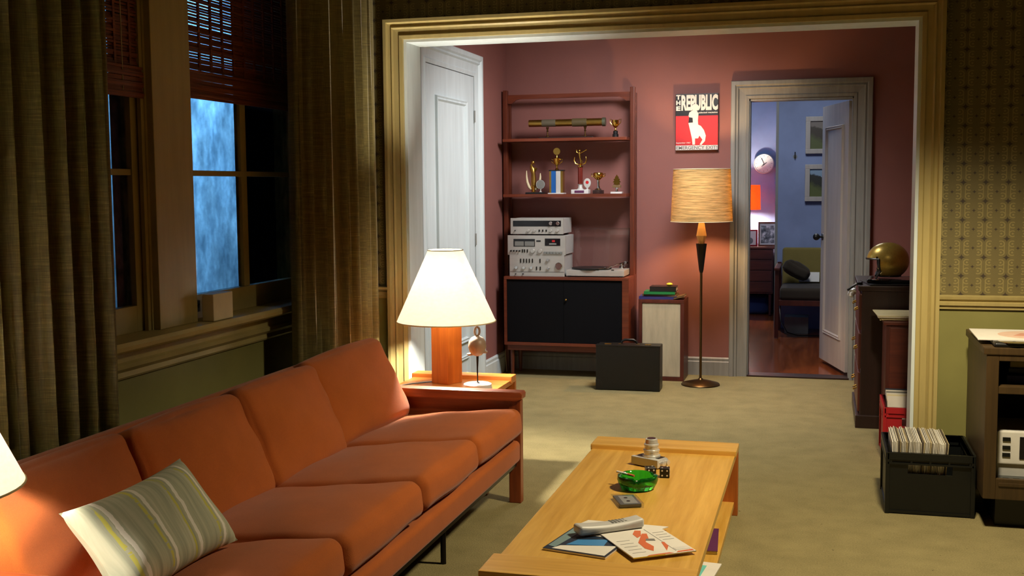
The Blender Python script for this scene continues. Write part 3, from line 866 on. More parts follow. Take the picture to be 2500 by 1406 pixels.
# film camera lying on its back, lens up
c = on_table('film_camera', 'silver film camera lying with lens pointing up', 'camera', -0.655, 4.50, -28)
MB().cushion((0.135, 0.078, 0.036), 0.012, Matrix.Translation((0, 0, 0.018)), 8).build('body', m_camsil, c, True)
MB().box(-0.0655, 0.0655, -0.0395, -0.018, 0.004, 0.0365, 0.003).build('top_plate', m_silverpl, c)
MB().box(-0.052, 0.052, -0.012, 0.030, 0.034, 0.0375, 0.001).build('leatherette', m_blackpl, c)
MB().lathe([(0.036, 0.034), (0.036, 0.044), (0.031, 0.046), (0.031, 0.058), (0.033, 0.06), (0.033, 0.066), (0.028, 0.068), (0.028, 0.08), (0.030, 0.082), (0.030, 0.088), (0.026, 0.091), (0.024, 0.108), (0.020, 0.111), (0.0, 0.108)], (0.004, 0.004, 0), 40).build('lens', m_camsil, c, True)
MB().lathe([(0, 0.1085), (0.017, 0.1115), (0.017, 0.1125), (0, 0.1115)], (0.004, 0.004, 0), 24).build('lens_glass', m_dark, c, True)
MB().lathe([(0.013, 0), (0.013, 0.012), (0.01, 0.014), (0, 0.014)], (0.067, -0.012, 0.02), 20, rot('Y', 90)).build('film_winder', m_camsil, c, True)
MB().lathe([(0.011, 0), (0.011, 0.01), (0, 0.011)], (0.067, 0.02, 0.02), 20, rot('Y', 90)).build('shutter_dial', m_camsil, c, True)

# dice
pips = {1: [(0, 0)], 2: [(-1, -1), (1, 1)], 3: [(-1, -1), (0, 0), (1, 1)], 4: [(-1, -1), (1, 1), (-1, 1), (1, -1)], 5: [(-1, -1), (1, 1), (-1, 1), (1, -1), (0, 0)], 6: [(-1, -1), (-1, 0), (-1, 1), (1, -1), (1, 0), (1, 1)]}
dirs = [(Matrix(), 2), (rot('X', 90), 4), (rot('X', -90), 3), (rot('Y', 90), 6), (rot('Y', -90), 1), (rot('X', 180), 5)]


def die(x, y, rz, label):
    t = on_table('die', label, 'die', x, y, rz, group='large dice')
    h = 0.019
    MB().box(-h, h, -h, h, 0, 2 * h, 0.004, 3).build('cube_body', m_blackpl, t, True)
    mb = MB()
    for R, k in dirs:
        for a, b_ in pips[k]:
            p = Vector((0, 0, h)) + R @ Vector((a * 0.0095, b_ * 0.0095, h + 0.0001))
            mb.lathe([(0, 0.0006), (0.0034, 0.0004), (0.0034, -0.0004)], p, 10, R)
    mb.build('pips', m_paper, t, True)


die(-0.573, 4.33, 6, 'large black die showing four pips beside the film camera')
die(-0.628, 4.325, 20, 'large black die partly hidden behind the green ashtray')


def tinted_glass(name, rgb):
    M = Mat(name); M.set(Roughness=0.03); c = lin(rgb)
    M.b.inputs['Base Color'].default_value = (*c, 1); M.b.inputs['Transmission Weight'].default_value = 0.92; M.b.inputs['IOR'].default_value = 1.45
    return M.m


a = on_table('ashtray', 'thick green glass ashtray on the coffee table', 'ashtray', -0.65, 4.145, 0)
n = 64; prof = [(0, 0), (0.058, 0), (0.064, 0.004), (0.066, 0.010), (0.073, 0.022), (0.077, 0.036), (0.074, 0.049), (0.066, 0.052), (0.058, 0.046), (0.053, 0.026), (0.045, 0.018), (0, 0.016)]
mb = MB().lathe(prof, n=n)
for v in mb.bm.verts:                                     # three cigarette notches in the rim
    if v.co.z > 0.04:
        an = math.atan2(v.co.y, v.co.x)
        for q in (2.75, 0.65, -1.45):
            d = abs((an - q + PI) % (2 * PI) - PI)
            if d < 0.2: v.co.z -= 0.012 * (1 - d / 0.2)
mb.build('bowl', tinted_glass('green_glass', (60, 225, 80)), a, True)
cg = on_table('cigarette', 'white cigarette resting in the rim of the green ashtray', 'cigarette', -0.70, 4.166, 0, ZT)
MB().tube([(-0.034, 0.012, 0.0495), (0.010, -0.004, 0.0455)], 0.0045, 10).build('paper_tube', m_paper, cg, True)
MB().tube([(0.010, -0.004, 0.0455), (0.036, -0.013, 0.043)], 0.0045, 10).build('filter_tip', m_orangep, cg, True)
for k, (x, y, r) in enumerate(((-0.655, 4.13, 30), (-0.635, 4.16, 110), (-0.645, 4.145, 160))):
    solo('cigarette_butt', MB().tube([(-0.014, 0, 0.005), (0.012, 0, 0.006)], 0.0042, 8), m_paper, 'crushed cigarette end lying in the bowl of the green ashtray', 'cigarette', (x, y, ZT + 0.0165), math.radians(r), 'cigarette ends in the ashtray', True)

t = on_table('cassette_case', 'clear plastic cassette case on coffee table before the ashtray', 'cassette case', -0.655, 3.935, 0)
Tc = rot('Z', -67)
MB().boxc((0, 0, 0.008), (0.138, 0.09, 0.017), Tc, 0.002).build('case', m_glass, t)
MB().boxc((0, 0, 0.0075), (0.122, 0.076, 0.011), Tc, 0.001).build('cassette', plain('cassette_grey', (96, 100, 104), 0.4), t)
MB().boxc(Tc @ Vector((0, 0.004, 0.0128)), (0.10, 0.05, 0.0006), Tc).build('paper_label', plain('label_grey', (160, 162, 160), 0.4), t)
for s in (-1, 1): MB().lathe([(0.0, 0.0005), (0.007, 0.0005), (0.007, 0)], Tc @ Vector((s * 0.021, 0.0, 0.0132)), 16).build('reel', m_dark, t)

# magazines and handset


def sheet(mb, pts, z0, z1):
    mb.prism(pts, z1 - z0, 'z', z0)
    return mb


g = on_table('magazine', 'blue and white magazine lying under the remote control', 'magazine', -0.691, 3.471, 78)
MB().box(-0.14, 0.14, -0.105, 0.105, 0, 0.006, 0.001).build('pages', m_paper, g)
MB().box(-0.1405, 0.1405, -0.1055, 0.1055, 0.006, 0.0068).build('cover', m_navy, g)
MB().prism([(-0.132, -0.098), (-0.132, 0.078), (-0.096, 0.064), (-0.03, -0.098)], 0.0009, 'z', 0.0068).build('white_panel', m_paper, g)
MB().prism([(-0.082, 0.052), (-0.02, 0.038), (0.02, -0.05), (-0.045, -0.06)], 0.0009, 'z', 0.0068).build('picture', m_skyb, g)
MB().prism([(-0.118, 0.074), (-0.11, 0.1), (0.132, 0.1), (0.13, 0.05), (0.06, 0.062)], 0.0009, 'z', 0.0068).build('grey_panel', plain('teal_grey_print', (120, 146, 148), 0.4), g)
MB().prism([(0.03, 0.03), (0.13, 0.04), (0.13, -0.09), (0.05, -0.07)], 0.0009, 'z', 0.0068).build('pale_panel', m_paper, g)
g2 = on_table('newspaper', 'folded white newspaper sheet sticking out behind the remote', 'newspaper', -0.668, 3.625, -14, ZT + 0.0082)
MB().prism([(-0.09, -0.05), (0.15, -0.05), (0.185, 0.075), (-0.08, 0.02)], 0.003, 'z', 0).build('pages', m_paper, g2)
g = on_table('brochure', 'white glossy brochure with orange figure print and address sticker', 'brochure', -0.515, 3.475, 34, ZT + 0.008)
MB().box(-0.105, 0.105, -0.13, 0.13, 0, 0.004, 0.001).build('pages', m_paper, g)
mb = MB()
mb.prism([(-0.02, -0.09), (0.0, -0.05), (-0.005, 0.0), (0.02, 0.03), (0.035, 0.075), (0.02, 0.08), (-0.005, 0.04), (-0.03, 0.0), (-0.035, -0.06)], 0.0005, 'z', 0.004)
mb.prism([(0.04, -0.125), (0.1, -0.125), (0.1, -0.112), (0.05, -0.115)], 0.0005, 'z', 0.004)
mb.prism([(-0.06, -0.128), (0.03, -0.128), (0.02, -0.118), (-0.05, -0.12)], 0.0005, 'z', 0.004)
mb.prism([(-0.012, 0.045), (0.008, 0.06), (0.03, 0.11), (0.012, 0.118), (-0.01, 0.085)], 0.0005, 'z', 0.004)
mb.prism([(0.02, -0.1), (0.045, -0.06), (0.05, -0.02), (0.04, -0.02), (0.03, -0.06)], 0.0005, 'z', 0.004)
mb.build('orange_print', m_orangep, g)
mb = MB()
for k in range(5): mb.box(-0.09, -0.045, -0.09 + k * 0.03, -0.087 + k * 0.03, 0.004, 0.0043)
mb.build('text_block', m_grey, g)
mb = MB()
for k in range(4): mb.box(0.056, 0.095, 0.0 + k * 0.025, 0.003 + k * 0.025, 0.004, 0.0043)
mb.build('text_block', m_grey, g)
MB().prism([(0.0, 0.01), (0.03, 0.0), (0.035, 0.02), (0.01, 0.028)], 0.0006, 'z', 0.004).build('grey_print', m_grey, g)
mb = MB().box(0.045, 0.047, -0.11, 0.12, 0.004, 0.0044); mb.build('fold_line', m_grey, g)
MB().box(0.05, 0.098, -0.105, -0.08, 0.004, 0.0048).build('address_sticker', m_whitepl, g)
MB().box(-0.106, 0.0, -0.1305, -0.1285, 0.001, 0.0043).build('yellow_edge', m_yellow, g)

rm = on_table('remote_control', 'long pale grey remote control lying across the magazine', 'remote control', -0.652, 3.565, 38, ZT + 0.0128)
mb = MB().cushion((0.235, 0.056, 0.023), 0.010, Matrix.Translation((0, 0, 0.0115)), 12, 0.003)
for v in mb.bm.verts: v.co.z += 0.010 * (v.co.x / 0.12) ** 2 if v.co.z > 0.012 else 0.0
mb.build('shell', m_silverpl, rm, True)
MB().lathe([(0, 0.002), (0.012, 0.002), (0.012, 0)], (-0.04, 0.004, 0.0235), 24).build('ring_button', m_grey, rm)
mb = MB()
for i in range(6):
    for j in range(3): mb.box(0.005 + i * 0.012, 0.012 + i * 0.012, -0.014 + j * 0.011, -0.006 + j * 0.011, 0.0225, 0.0275)
mb.build('key_pad', m_grey, rm)

# lower shelf contents
s_ = thing('magazine', 'purple covered magazine on lower shelf of coffee table', 'magazine', (-0.437, 4.27, 0.0608), math.radians(4))
MB().box(-0.10, 0.075, -0.14, 0.14, 0, 0.012, 0.002).build('pages', m_paperold, s_)
MB().box(-0.101, 0.076, -0.141, 0.141, 0.012, 0.0135, 0.0005).build('cover', m_purple, s_)
s_ = thing('leaflet', 'teal and white leaflet hanging over the coffee table shelf', 'leaflet', (-0.412, 3.93, 0.0608), math.radians(-6))
MB().box(-0.09, 0.075, -0.09, 0.10, 0, 0.006, 0.001).build('pages', m_paper, s_)
MB().box(-0.09, 0.03, -0.09, 0.06, 0.006, 0.0066).build('teal_panel', m_teal, s_)

# ------------------------------------------------------------------ record crates
m_edge = []
for k, cc in enumerate(((206, 198, 178), (150, 140, 118), (230, 226, 214), (186, 170, 130), (92, 82, 70), (214, 208, 192))): m_edge.append(plain('sleeve_edge_%s' % 'abcdef'[k], cc, 0.6))


def crate(name, label, loc, w, d, h, mat, grp):
    t = thing(name, label, 'crate', loc, 0, grp)
    mb = MB(); tk = 0.008
    mb.box(-w / 2, w / 2, 0, d, 0, 0.012)
    def wall(ax, sgn):
        L = w if ax == 'x' else d
        def bx(a0, a1, z0, z1, o=0.0):
            if ax == 'x':
                y0, y1 = (-o, tk) if sgn < 0 else (d - tk, d + o)
                mb.box(a0 - w / 2, a1 - w / 2, y0, y1, z0, z1)
            else:
                x0, x1 = (-w / 2 - o, -w / 2 + tk) if sgn < 0 else (w / 2 - tk, w / 2 + o)
                mb.box(x0, x1, a0, a1, z0, z1)
        ho0, ho1, hz0, hz1 = L * 0.24, L * 0.76, h * 0.66, h * 0.81
        bx(0, L, 0.0, hz0); bx(0, ho0, hz0, hz1); bx(ho1, L, hz0, hz1); bx(0, L, hz1, h)
        bx(0, L, h - 0.030, h, 0.009); bx(0, L, h - 0.05, h - 0.042, 0.009); bx(0, L, 0.004, 0.016, 0.005)
        for q in (0.04, 0.28, 0.5, 0.72, 0.96): bx(L * q - 0.004, L * q + 0.004, h - 0.05, h, 0.007)
    for ax in 'xy':
        for sg in (-1, 1): wall(ax, sg)
    for sx in (-1, 1):
        for y in (0, d): mb.boxc((sx * w / 2, y, h / 2), (0.018, 0.018, h), None, 0.004)
    mb.build('shell', mat, t)
    return t


crate('record_crate', 'black plastic crate full of records in front of arch jamb', (0.462, 5.06, 0), 0.345, 0.40, 0.268, m_blackpl, None)
rec0 = None
lab = 'pale record sleeve standing in the row inside the black crate'
for k in range(36):
    x = 0.309 + k * 0.0059; w_ = random.uniform(0.0026, 0.0046)
    if rec0 is None or k < 6:
        pass
    o = solo('record_sleeve', MB().box(-w_ / 2, w_ / 2, 0, 0.312, 0, 0.292 + random.uniform(-0.003, 0.005)), m_edge[[2, 2, 0, 1, 2, 5, 3, 2, 5, 4][(k * 7 + k // 3) % 10]], lab, 'record', (x, 5.083 + random.uniform(-0.003, 0.006), 0.0155), 0, 'records in the black crate')
    o.rotation_euler = (0, math.radians(0.3 + 4 * (k / 36)), 0)

crate('record_crate', 'red plastic crate of record sleeves behind arch jamb', (0.50, 6.02, 0), 0.35, 0.36, 0.28, m_redpl, None)
for k in range(6):
    o = solo('record_sleeve', MB().box(-0.155, 0.155, -0.0022, 0.0022, 0, 0.31), [m_paper, m_cream2, m_paper, m_grey, m_paper, m_navy][k], 'pale record sleeve standing in the red crate', 'record', (0.497, 6.08 + 0.045 * k, 0.014), 0, 'records in the red crate')
    o.rotation_euler = (math.radians(-8), 0, 0)

# ------------------------------------------------------------------ television console, right
tc = thing('media_console', 'brown wooden media console with open shelves at right edge', 'cabinet', (1.15, 5.2, 0))
cx0, cx1, cy0, cy1, cz0, cz1 = 0.652, 1.75, 4.9, 5.5, 0.13, 0.755
MB().box(cx0, cx0 + 0.025, cy0 + 0.02, cy1, cz0, cz1 - 0.03, 0.003).build('side_panel', m_console, tc, False, True)
MB().box(cx1 - 0.025, cx1, cy0 + 0.02, cy1, cz0, cz1 - 0.03, 0.003).build('side_panel', m_console, tc, False, True)
MB().box(cx0 - 0.012, cx1 + 0.012, cy0 - 0.005, cy1, cz1 - 0.03, cz1, 0.005).build('top', m_console, tc, False, True)
MB().box(cx0, cx1, cy0 + 0.02, cy1, cz0, cz0 + 0.03).build('bottom_panel', m_console, tc, False, True)
MB().box(cx0, cx1, cy1 - 0.015, cy1, cz0, cz1 - 0.03).build('back_panel', m_darkwood, tc, False, True)
mb = MB(); mb.box(cx0, 0.70, cy0, cy0 + 0.025, cz0, cz1 - 0.03, 0.004); mb.box(0.70, cx1 - 0.05, cy0, cy0 + 0.025, cz0, 0.215, 0.003); mb.box(0.70, cx1 - 0.05, cy0, cy0 + 0.025, 0.7, cz1 - 0.03, 0.003); mb.box(cx1 - 0.05, cx1, cy0, cy0 + 0.025, cz0, cz1 - 0.03, 0.004)
mb.box(0.71, cx1 - 0.05, cy0 - 0.004, cy0 + 0.004, 0.185, 0.20, 0.003)
mb.build('face_frame', m_console, tc, False, True)
MB().box(0.677, cx1 - 0.025, cy0 + 0.006, cy1 - 0.02, 0.565, 0.595, 0.003).build('shelf', m_console, tc, False, True)
MB().box(cx0 + 0.06, cx1 - 0.06, cy0 + 0.08, cy1 - 0.05, 0.0, cz0).build('plinth', m_black, tc, False, True)
solo('game_box', MB().box(0, 0.3, 0, 0.2, 0, 0.032, 0.002), m_blueb, 'flat blue box lying on upper shelf of the console', 'box', (0.745, 5.0, 0.595))
solo('video_tape', MB().box(0, 0.19, 0, 0.105, 0, 0.026, 0.002), m_black, 'black video tape on top of the blue box in console', 'tape', (0.755, 5.03, 0.627))
solo('video_tape', MB().box(0, 0.19, 0, 0.105, 0, 0.026, 0.002), m_olivetrim, 'olive video tape topmost in the console stack', 'tape', (0.762, 5.04, 0.653))
dv = thing('tape_recorder', 'silver recorder with dark display on lower console shelf', 'electronics', (0.92, 5.12, 0.1605))
MB().box(-0.21, 0.21, -0.15, 0.15, 0.0, 0.105, 0.004).build('body', m_silverpl, dv)
MB().box(-0.20, 0.2, -0.153, -0.149, 0.02, 0.055, 0.001).build('button_strip', m_grey, dv)
mb = MB()
for k in range(9): mb.box(-0.185 + k * 0.04, -0.16 + k * 0.04, -0.156, -0.152, 0.03, 0.045)
mb.build('buttons', m_blackpl, dv)
dv = thing('video_recorder', 'white recorder with black cassette window stacked topmost in console', 'electronics', (0.925, 5.11, 0.2655))
MB().box(-0.215, 0.215, -0.15, 0.15, 0.0, 0.135, 0.005).build('body', m_whitepl, dv)
MB().box(-0.13, 0.2, -0.153, -0.149, 0.022, 0.115, 0.002).build('cassette_window', m_dark, dv)
mb = MB()
for z in (0.03, 0.06, 0.095): mb.box(-0.195, -0.165, -0.154, -0.149, z, z + 0.016)
mb.build('buttons', m_blackpl, dv)
solo('serving_tray', MB().cushion((0.5, 0.40, 0.018), 0.008, Matrix.Translation((0, 0, 0.009)), 8), m_black, 'dark glossy tray on the console under the record sleeve', 'tray', (0.93, 5.10, 0.755), smooth=True)
sl = thing('record_sleeve', 'white record sleeve with round pinkish picture on the console', 'record', (0.82, 5.15, 0.773), math.radians(-1))
MB().box(-0.19, 0.19, -0.175, 0.175, 0, 0.005, 0.001).build('card', m_paper, sl)
MB().lathe([(0, 0.0008), (0.125, 0.0008), (0.125, 0)], (0.03, -0.01, 0.005), 48).build('round_print', plain('pale_pink_print', (222, 190, 170), 0.5), sl)
mb = MB(); mb.prism([(-0.04, -0.05), (0.02, -0.06), (0.08, -0.02), (0.06, 0.05), (0.0, 0.04)], 0.0004, 'z', 0.0058); mb.build('red_print', plain('faded_red_print', (206, 150, 128), 0.5), sl)
solo('compact_disc', MB().lathe([(0.0075, 0), (0.06, 0), (0.06, 0.0012), (0.0075, 0.0012)], n=40, close=True), m_chrome, 'shiny disc lying at the front edge of the console tray', 'disc', (0.76, 4.945, 0.7735), smooth=True)

# ------------------------------------------------------------------ dark chest, low cabinet (hall, right)
ch = thing('chest_of_drawers', 'tall dark wooden chest standing against right hall wall', 'chest', (0.47, 7.2, 0))
MB().box(0.23, 0.745, 6.83, 7.58, 0.06, 0.80, 0.004).build('carcass', m_darkwood, ch, False, True)
MB().box(0.21, 0.748, 6.82, 7.59, 0.80, 0.83, 0.005).build('top', m_darkwood, ch, False, True)
MB().box(0.205, 0.747, 6.815, 7.595, 0.0, 0.075, 0.005).build('plinth', m_darkwood, ch, False, True)
for z0, z1 in ((0.09, 0.32), (0.34, 0.55), (0.57, 0.78)):
    d = MB().box(0.216, 0.235, 6.86, 7.55, z0, z1, 0.004).build('drawer', m_maho, ch, False, True)
    for y in (7.0, 7.4): MB().tube([(0.215, y - 0.04, (z0 + z1) / 2 + 0.01), (0.195, y - 0.04, (z0 + z1) / 2), (0.195, y + 0.04, (z0 + z1) / 2), (0.215, y + 0.04, (z0 + z1) / 2 + 0.01)], 0.004, 8).build('handle', m_brass, d, True, True)
lc = thing('low_cabinet', 'reddish brown low cabinet in front of the dark chest', 'cabinet', (0.54, 6.6, 0))
MB().box(0.345, 0.745, 6.42, 6.80, 0.05, 0.655, 0.004).build('carcass', m_maho, lc, False, True)
MB().box(0.33, 0.748, 6.405, 6.805, 0.655, 0.675, 0.004).build('top', m_mahoX, lc, False, True)
MB().box(0.36, 0.745, 6.44, 6.79, 0.0, 0.055).build('plinth', m_darkwood, lc, False, True)
MB().box(0.365, 0.74, 6.412, 6.424, 0.075, 0.64, 0.002).build('door', m_mahoX, lc, False, True)
for k in range(5):
    solo('record_sleeve', MB().box(-0.157, 0.157, -0.157, 0.157, 0, 0.0045), [m_paperold, m_edge[3], m_paperold, m_edge[0], m_paperold][k], 'record sleeve lying flat in the pile on the low cabinet', 'record', (0.475 - 0.006 * k, 6.60 - 0.01 * (k % 2), 0.675 + 0.0055 * k), math.radians(random.uniform(-5, 5)), 'record sleeves piled on the low cabinet')

# on the chest
solo('record_sleeve', MB().box(-0.16, 0.16, -0.16, 0.16, 0, 0.008, 0.001), m_black, 'glossy dark sleeve lying under the gold helmet', 'record', (0.41, 7.0, 0.83), math.radians(8))
solo('plastic_tray', MB().cushion((0.30, 0.26, 0.022), 0.008, Matrix.Translation((0, 0, 0.011)), 8), m_dark, 'dark plastic tray topmost in pile under the gold helmet', 'tray', (0.42, 7.03, 0.838), math.radians(-6), smooth=True)
solo('compact_disc', MB().lathe([(0.0075, 0), (0.06, 0), (0.06, 0.0012), (0.0075, 0.0012)], n=40, close=True), m_chrome, 'shiny disc lying by the gold helmet on the chest', 'disc', (0.335, 6.925, 0.861), smooth=True)
solo('cable', MB().tube([(0.232, 6.98, 0.8378), (0.229, 6.93, 0.8378), (0.222, 6.89, 0.8378), (0.2, 6.865, 0.8375), (0.178, 6.86, 0.822), (0.15, 6.865, 0.80)], 0.0072, 8), m_blackpl, 'thick black cable drooping over the corner of the chest', 'cable', smooth=True)
mb = MB().cushion((0.05, 0.09, 0.02), 0.009, Matrix.Translation((0, 0, 0.0)) @ rot('Y', -60), 10, 0.01, 0.006, 3)
solo('cloth', mb, m_marble, 'crumpled pale cloth hanging from the top drawer of chest', 'cloth', (0.176, 6.90, 0.785), smooth=True)
hl = thing('motorcycle_helmet', 'gold open face motorcycle helmet on top of the chest', 'helmet', (0.375, 7.03, 0.858))
bm = bmesh.new(); U, Vn = 72, 40; G = {}
for j in range(Vn + 1):
    th = PI * 0.80 * j / Vn
    for i in range(U):
        ph = 2 * PI * i / U
        x, y, z = math.sin(th) * math.cos(ph), math.sin(th) * math.sin(ph), math.cos(th)
        if j == 0 and i: G[i, j] = G[0, 0]; continue
        G[i, j] = bm.verts.new((0.118 * x + (0.006 if x > 0 else 0), 0.098 * y, 0.105 + 0.108 * z))
for j in range(Vn):
    for i in range(U):
        q = [G[i, j], G[(i + 1) % U, j], G[(i + 1) % U, j + 1], G[i, j + 1]]
        q = list(dict.fromkeys(q))
        cxm = sum((v.co for v in q), Vector()) / len(q)
        edge = -0.045 - 0.045 * max(0, (cxm.z - 0.07)) / 0.05
        if cxm.x < -0.048 and cxm.z < 0.118 and cxm.x < -0.048: continue
        if len(q) >= 3: bm.faces.new(q)
for v in [v for v in bm.verts if not v.link_faces]: bm.verts.remove(v)
mb = MB(); mb.bm.free(); mb.bm = bm
bound = [e for e in bm.edges if len(e.link_faces) == 1]
adj = {}
for e in bound:
    for v in e.verts: adj.setdefault(v, []).append(e.other_vert(v))
loop = []; cur = bound[0].verts[0]; seen = set()
while cur not in seen:
    seen.add(cur); loop.append(cur.co.copy()); nx = [v for v in adj[cur] if v not in seen]
    if not nx: break
    cur = nx[0]
o = mb.build('shell', m_helmet, hl, True); md = o.modifiers.new('thickness', 'SOLIDIFY'); md.thickness = 0.006
MB().tube(loop, 0.006, 6, True).build('edge_trim', m_blackpl, hl, True)
mb = MB().ball((0.002, 0, 0.105), 0.1, 0.98, 0.88, 0.95)
bmesh.ops.delete(mb.bm, geom=[v for v in mb.bm.verts if v.co.z < 0.03 or (v.co.x < -0.04 and v.co.z < 0.11)], context='VERTS')
mb.build('lining', m_blackmat, hl, True)
mb = MB()
for s in (-1, 1): mb.tube([(-0.04, s * 0.085, 0.05), (-0.055, s * 0.08, 0.03), (-0.06, s * 0.05, 0.012)], 0.007, 8)
mb.build('chin_strap', m_blackpl, hl, True)
mb = MB()
for s in (-1, 1): mb.lathe([(0, 0.003), (0.006, 0.002), (0.006, 0)], (-0.062, s * 0.085, 0.128), 12, rot('X', -90 * s))
mb.build('snap', m_darkmetal, hl)

# ------------------------------------------------------------------ wall unit with stereo
bk = thing('wall_unit', 'teak ladder shelf unit with black doored cabinet in hall', 'shelf', (-1.84, 8.3, 0))
for x in (-2.318, -1.352):
    MB().box(x - 0.017, x + 0.017, 8.34, 8.385, 0, 2.135, 0.006).build('upright', m_unit, bk, False, True)
    MB().box(x - 0.014, x + 0.014, 8.44, 8.48, 0, 2.10, 0.004).build('upright', m_unit, bk, False, True)
mb = MB().prism([(-2.30, 2.10), (-1.37, 2.10), (-1.37, 2.035), (-1.40, 2.035), (-1.43, 2.06), (-1.46, 2.068), (-2.21, 2.068), (-2.24, 2.06), (-2.27, 2.035), (-2.30, 2.035)], 0.022, 'y', 8.352)
mb.build('top_rail', m_unitX, bk, False, True)
for z in (1.745, 1.335):
    MB().box(-2.30, -1.37, 8.20, 8.46, z, z + 0.022, 0.003).build('shelf', m_unitX, bk, False, True)
c0, c1, k0, k1, b0, b1 = -2.272, -1.337, 8.1, 8.44, 0.24, 0.752
cab = MB().box(c0, c1, k0, k1, b1 - 0.022, b1, 0.003).build('cabinet', m_unitX, bk, False, True)
mb = MB(); mb.box(c0, c1, k0, k1, b0, b0 + 0.022, 0.003); mb.box(c0, c0 + 0.02, k0, k1, b0 + 0.022, b1 - 0.0225, 0.001); mb.box(c1 - 0.048, c1, k0, k1, b0 + 0.022, b1 - 0.0225, 0.001); mb.box(c0 + 0.02, c1 - 0.048, k1 - 0.012, k1 - 0.001, b0 + 0.022, b1 - 0.0225)
mb.build('cabinet_frame', m_unitX, cab, False, True)
for x0, x1 in ((c0 + 0.021, -1.822), (-1.820, c1 - 0.049)):
    d = MB().box(x0, x1, k0 + 0.012, k0 + 0.03, b0 + 0.023, b1 - 0.023, 0.001).build('cabinet_door', m_blackmat, bk, False, True)
MB().tube([(-1.80, k0 + 0.013, 0.585), (-1.80, k0 + 0.003, 0.585)], 0.004).ball((-1.80, k0 - 0.002, 0.585), 0.008).build('door_knob', m_brass, bk, True, True)
MB().box(c0 + 0.02, c1 - 0.02, k0 + 0.02, k1 - 0.02, 0.2, 0.24, 0.003).build('base_rail', m_unitX, bk, False, True)
for x in (c0 + 0.05, c1 - 0.08):
    for y in (k0 + 0.05, k1 - 0.06): MB().tube([(x, y, 0), (x, y, 0.21)], [0.012, 0.018], 12).build('leg', m_unit, bk, True, True)
solo('wall_cable', MB().tube([(-2.31, 8.44, 0.72), (-2.325, 8.42, 0.6), (-2.33, 8.40, 0.45), (-2.32, 8.36, 0.3), (-2.332, 8.34, 0.15), (-2.31, 8.30, 0.005)], 0.003, 6), m_paperold, 'thin pale cable trailing down left of the wall unit', 'cable', smooth=True)

# telescope on its stand
ZS1, ZS2 = 1.767, 1.357
ts = thing('telescope', 'brass spyglass telescope mounted level on dark stand, top shelf', 'telescope', (-1.83, 8.30, ZS1))
mb = MB().prism([(-0.215, 0), (0.2, 0), (0.195, 0.012), (-0.21, 0.012)], 0.05, 'y', -0.025, 0.003); mb.build('stand_base', m_darkwood, ts)
for x in (-0.15, 0.135):
    MB().lathe([(0.016, 0.012), (0.016, 0.017), (0.006, 0.022), (0.005, 0.05), (0.009, 0.055), (0.005, 0.062), (0.012, 0.085), (0.0, 0.085)], (x, 0, 0), 16).build('stand_post', m_bronze, ts, True)
TX = Matrix.Translation((0, 0, 0)) @ rot('Y', 90)
def seg(x0, x1, r, nm, mt):
    MB().lathe([(0, x0), (r, x0), (r, x1), (0, x1)], (0, 0, 0.115), 28, TX).build(nm, mt, ts, True)
seg(-0.29, -0.19, 0.026, 'eyepiece_tube', m_brass); seg(-0.19, -0.085, 0.027, 'middle_tube', plain('worn_grip', (92, 84, 66), 0.6))
seg(-0.085, 0.04, 0.0265, 'middle_tube', m_brass); seg(0.04, 0.15, 0.030, 'grip_tube', plain('dark_grip', (84, 72, 44), 0.5)); seg(0.15, 0.265, 0.028, 'front_tube', m_brass); seg(0.265, 0.288, 0.032, 'lens_hood', plain('verdigris', (110, 116, 96), 0.4, 0.7))


def cup(name, label, x, zs, parts, y=8.28, grp='trophies on the shelf unit'):
    t = thing(name, label, 'trophy', (x, y, zs), 0, grp)
    for nm, mb, mt, sm in parts: mb.build(nm, mt, t, sm)
    return t


def handles(r, z0, z1, out, sides=(-1, 1)):
    mb = MB()
    for s in sides: mb.tube([(s * r * 0.75, 0, z0), (s * (r + out), 0, z0 + (z1 - z0) * 0.45), (s * (r + out * 1.1), 0, z1 - 0.004), (s * r * 0.97, 0, z1 - 0.008)], 0.003, 8)
    return mb


cup('trophy', 'small silver cup with handles beside the telescope', -1.465, ZS1, [
    ('base', MB().lathe([(0, 0), (0.022, 0), (0.022, 0.022), (0.017, 0.026), (0.017, 0.046), (0, 0.046)], n=24), m_black, True),
    ('cup', MB().lathe([(0.012, 0.046), (0.005, 0.055), (0.005, 0.068), (0.016, 0.076), (0.024, 0.095), (0.026, 0.125), (0.024, 0.125), (0.0, 0.085)], n=28), m_gold, True),
    ('handle', handles(0.025, 0.085, 0.135, 0.014, (-1,)), m_gold, True), ('handle', handles(0.025, 0.085, 0.135, 0.014, (1,)), m_gold, True)])
# tusk trophy
tk = []
mb = MB()
for s in (-1, 1): mb.tube([(s * 0.016, 0, 0.035), (s * 0.035, 0, 0.055), (s * 0.048, 0, 0.09), (s * 0.053, 0, 0.13), (s * 0.053, 0, 0.175 if s < 0 else 0.155)], [0.011, 0.011, 0.010, 0.007, 0.003], 10)
tk.append(('horns', mb, m_cream2, True))
tk.append(('base', MB().box(-0.055, 0.085, -0.035, 0.035, 0, 0.014, 0.003), m_black, False))
tk.append(('stem', MB().lathe([(0.018, 0.014), (0.014, 0.02), (0.02, 0.06), (0.012, 0.07), (0, 0.07)], n=20), m_gold, True))
tk.append(('figure', MB().tube([(0, 0, 0.06), (0.002, 0, 0.11), (0.0, 0, 0.155), (-0.006, 0, 0.185), (-0.014, 0, 0.205), (-0.018, 0, 0.225)], [0.018, 0.020, 0.016, 0.021, 0.013, 0.004], 14).ball((-0.003, 0, 0.235), 0.014, 1, 1, 1.1).tube([(0.008, 0, 0.195), (0.026, -0.004, 0.188), (0.02, -0.02, 0.172)], 0.006, 8), m_brass, True))
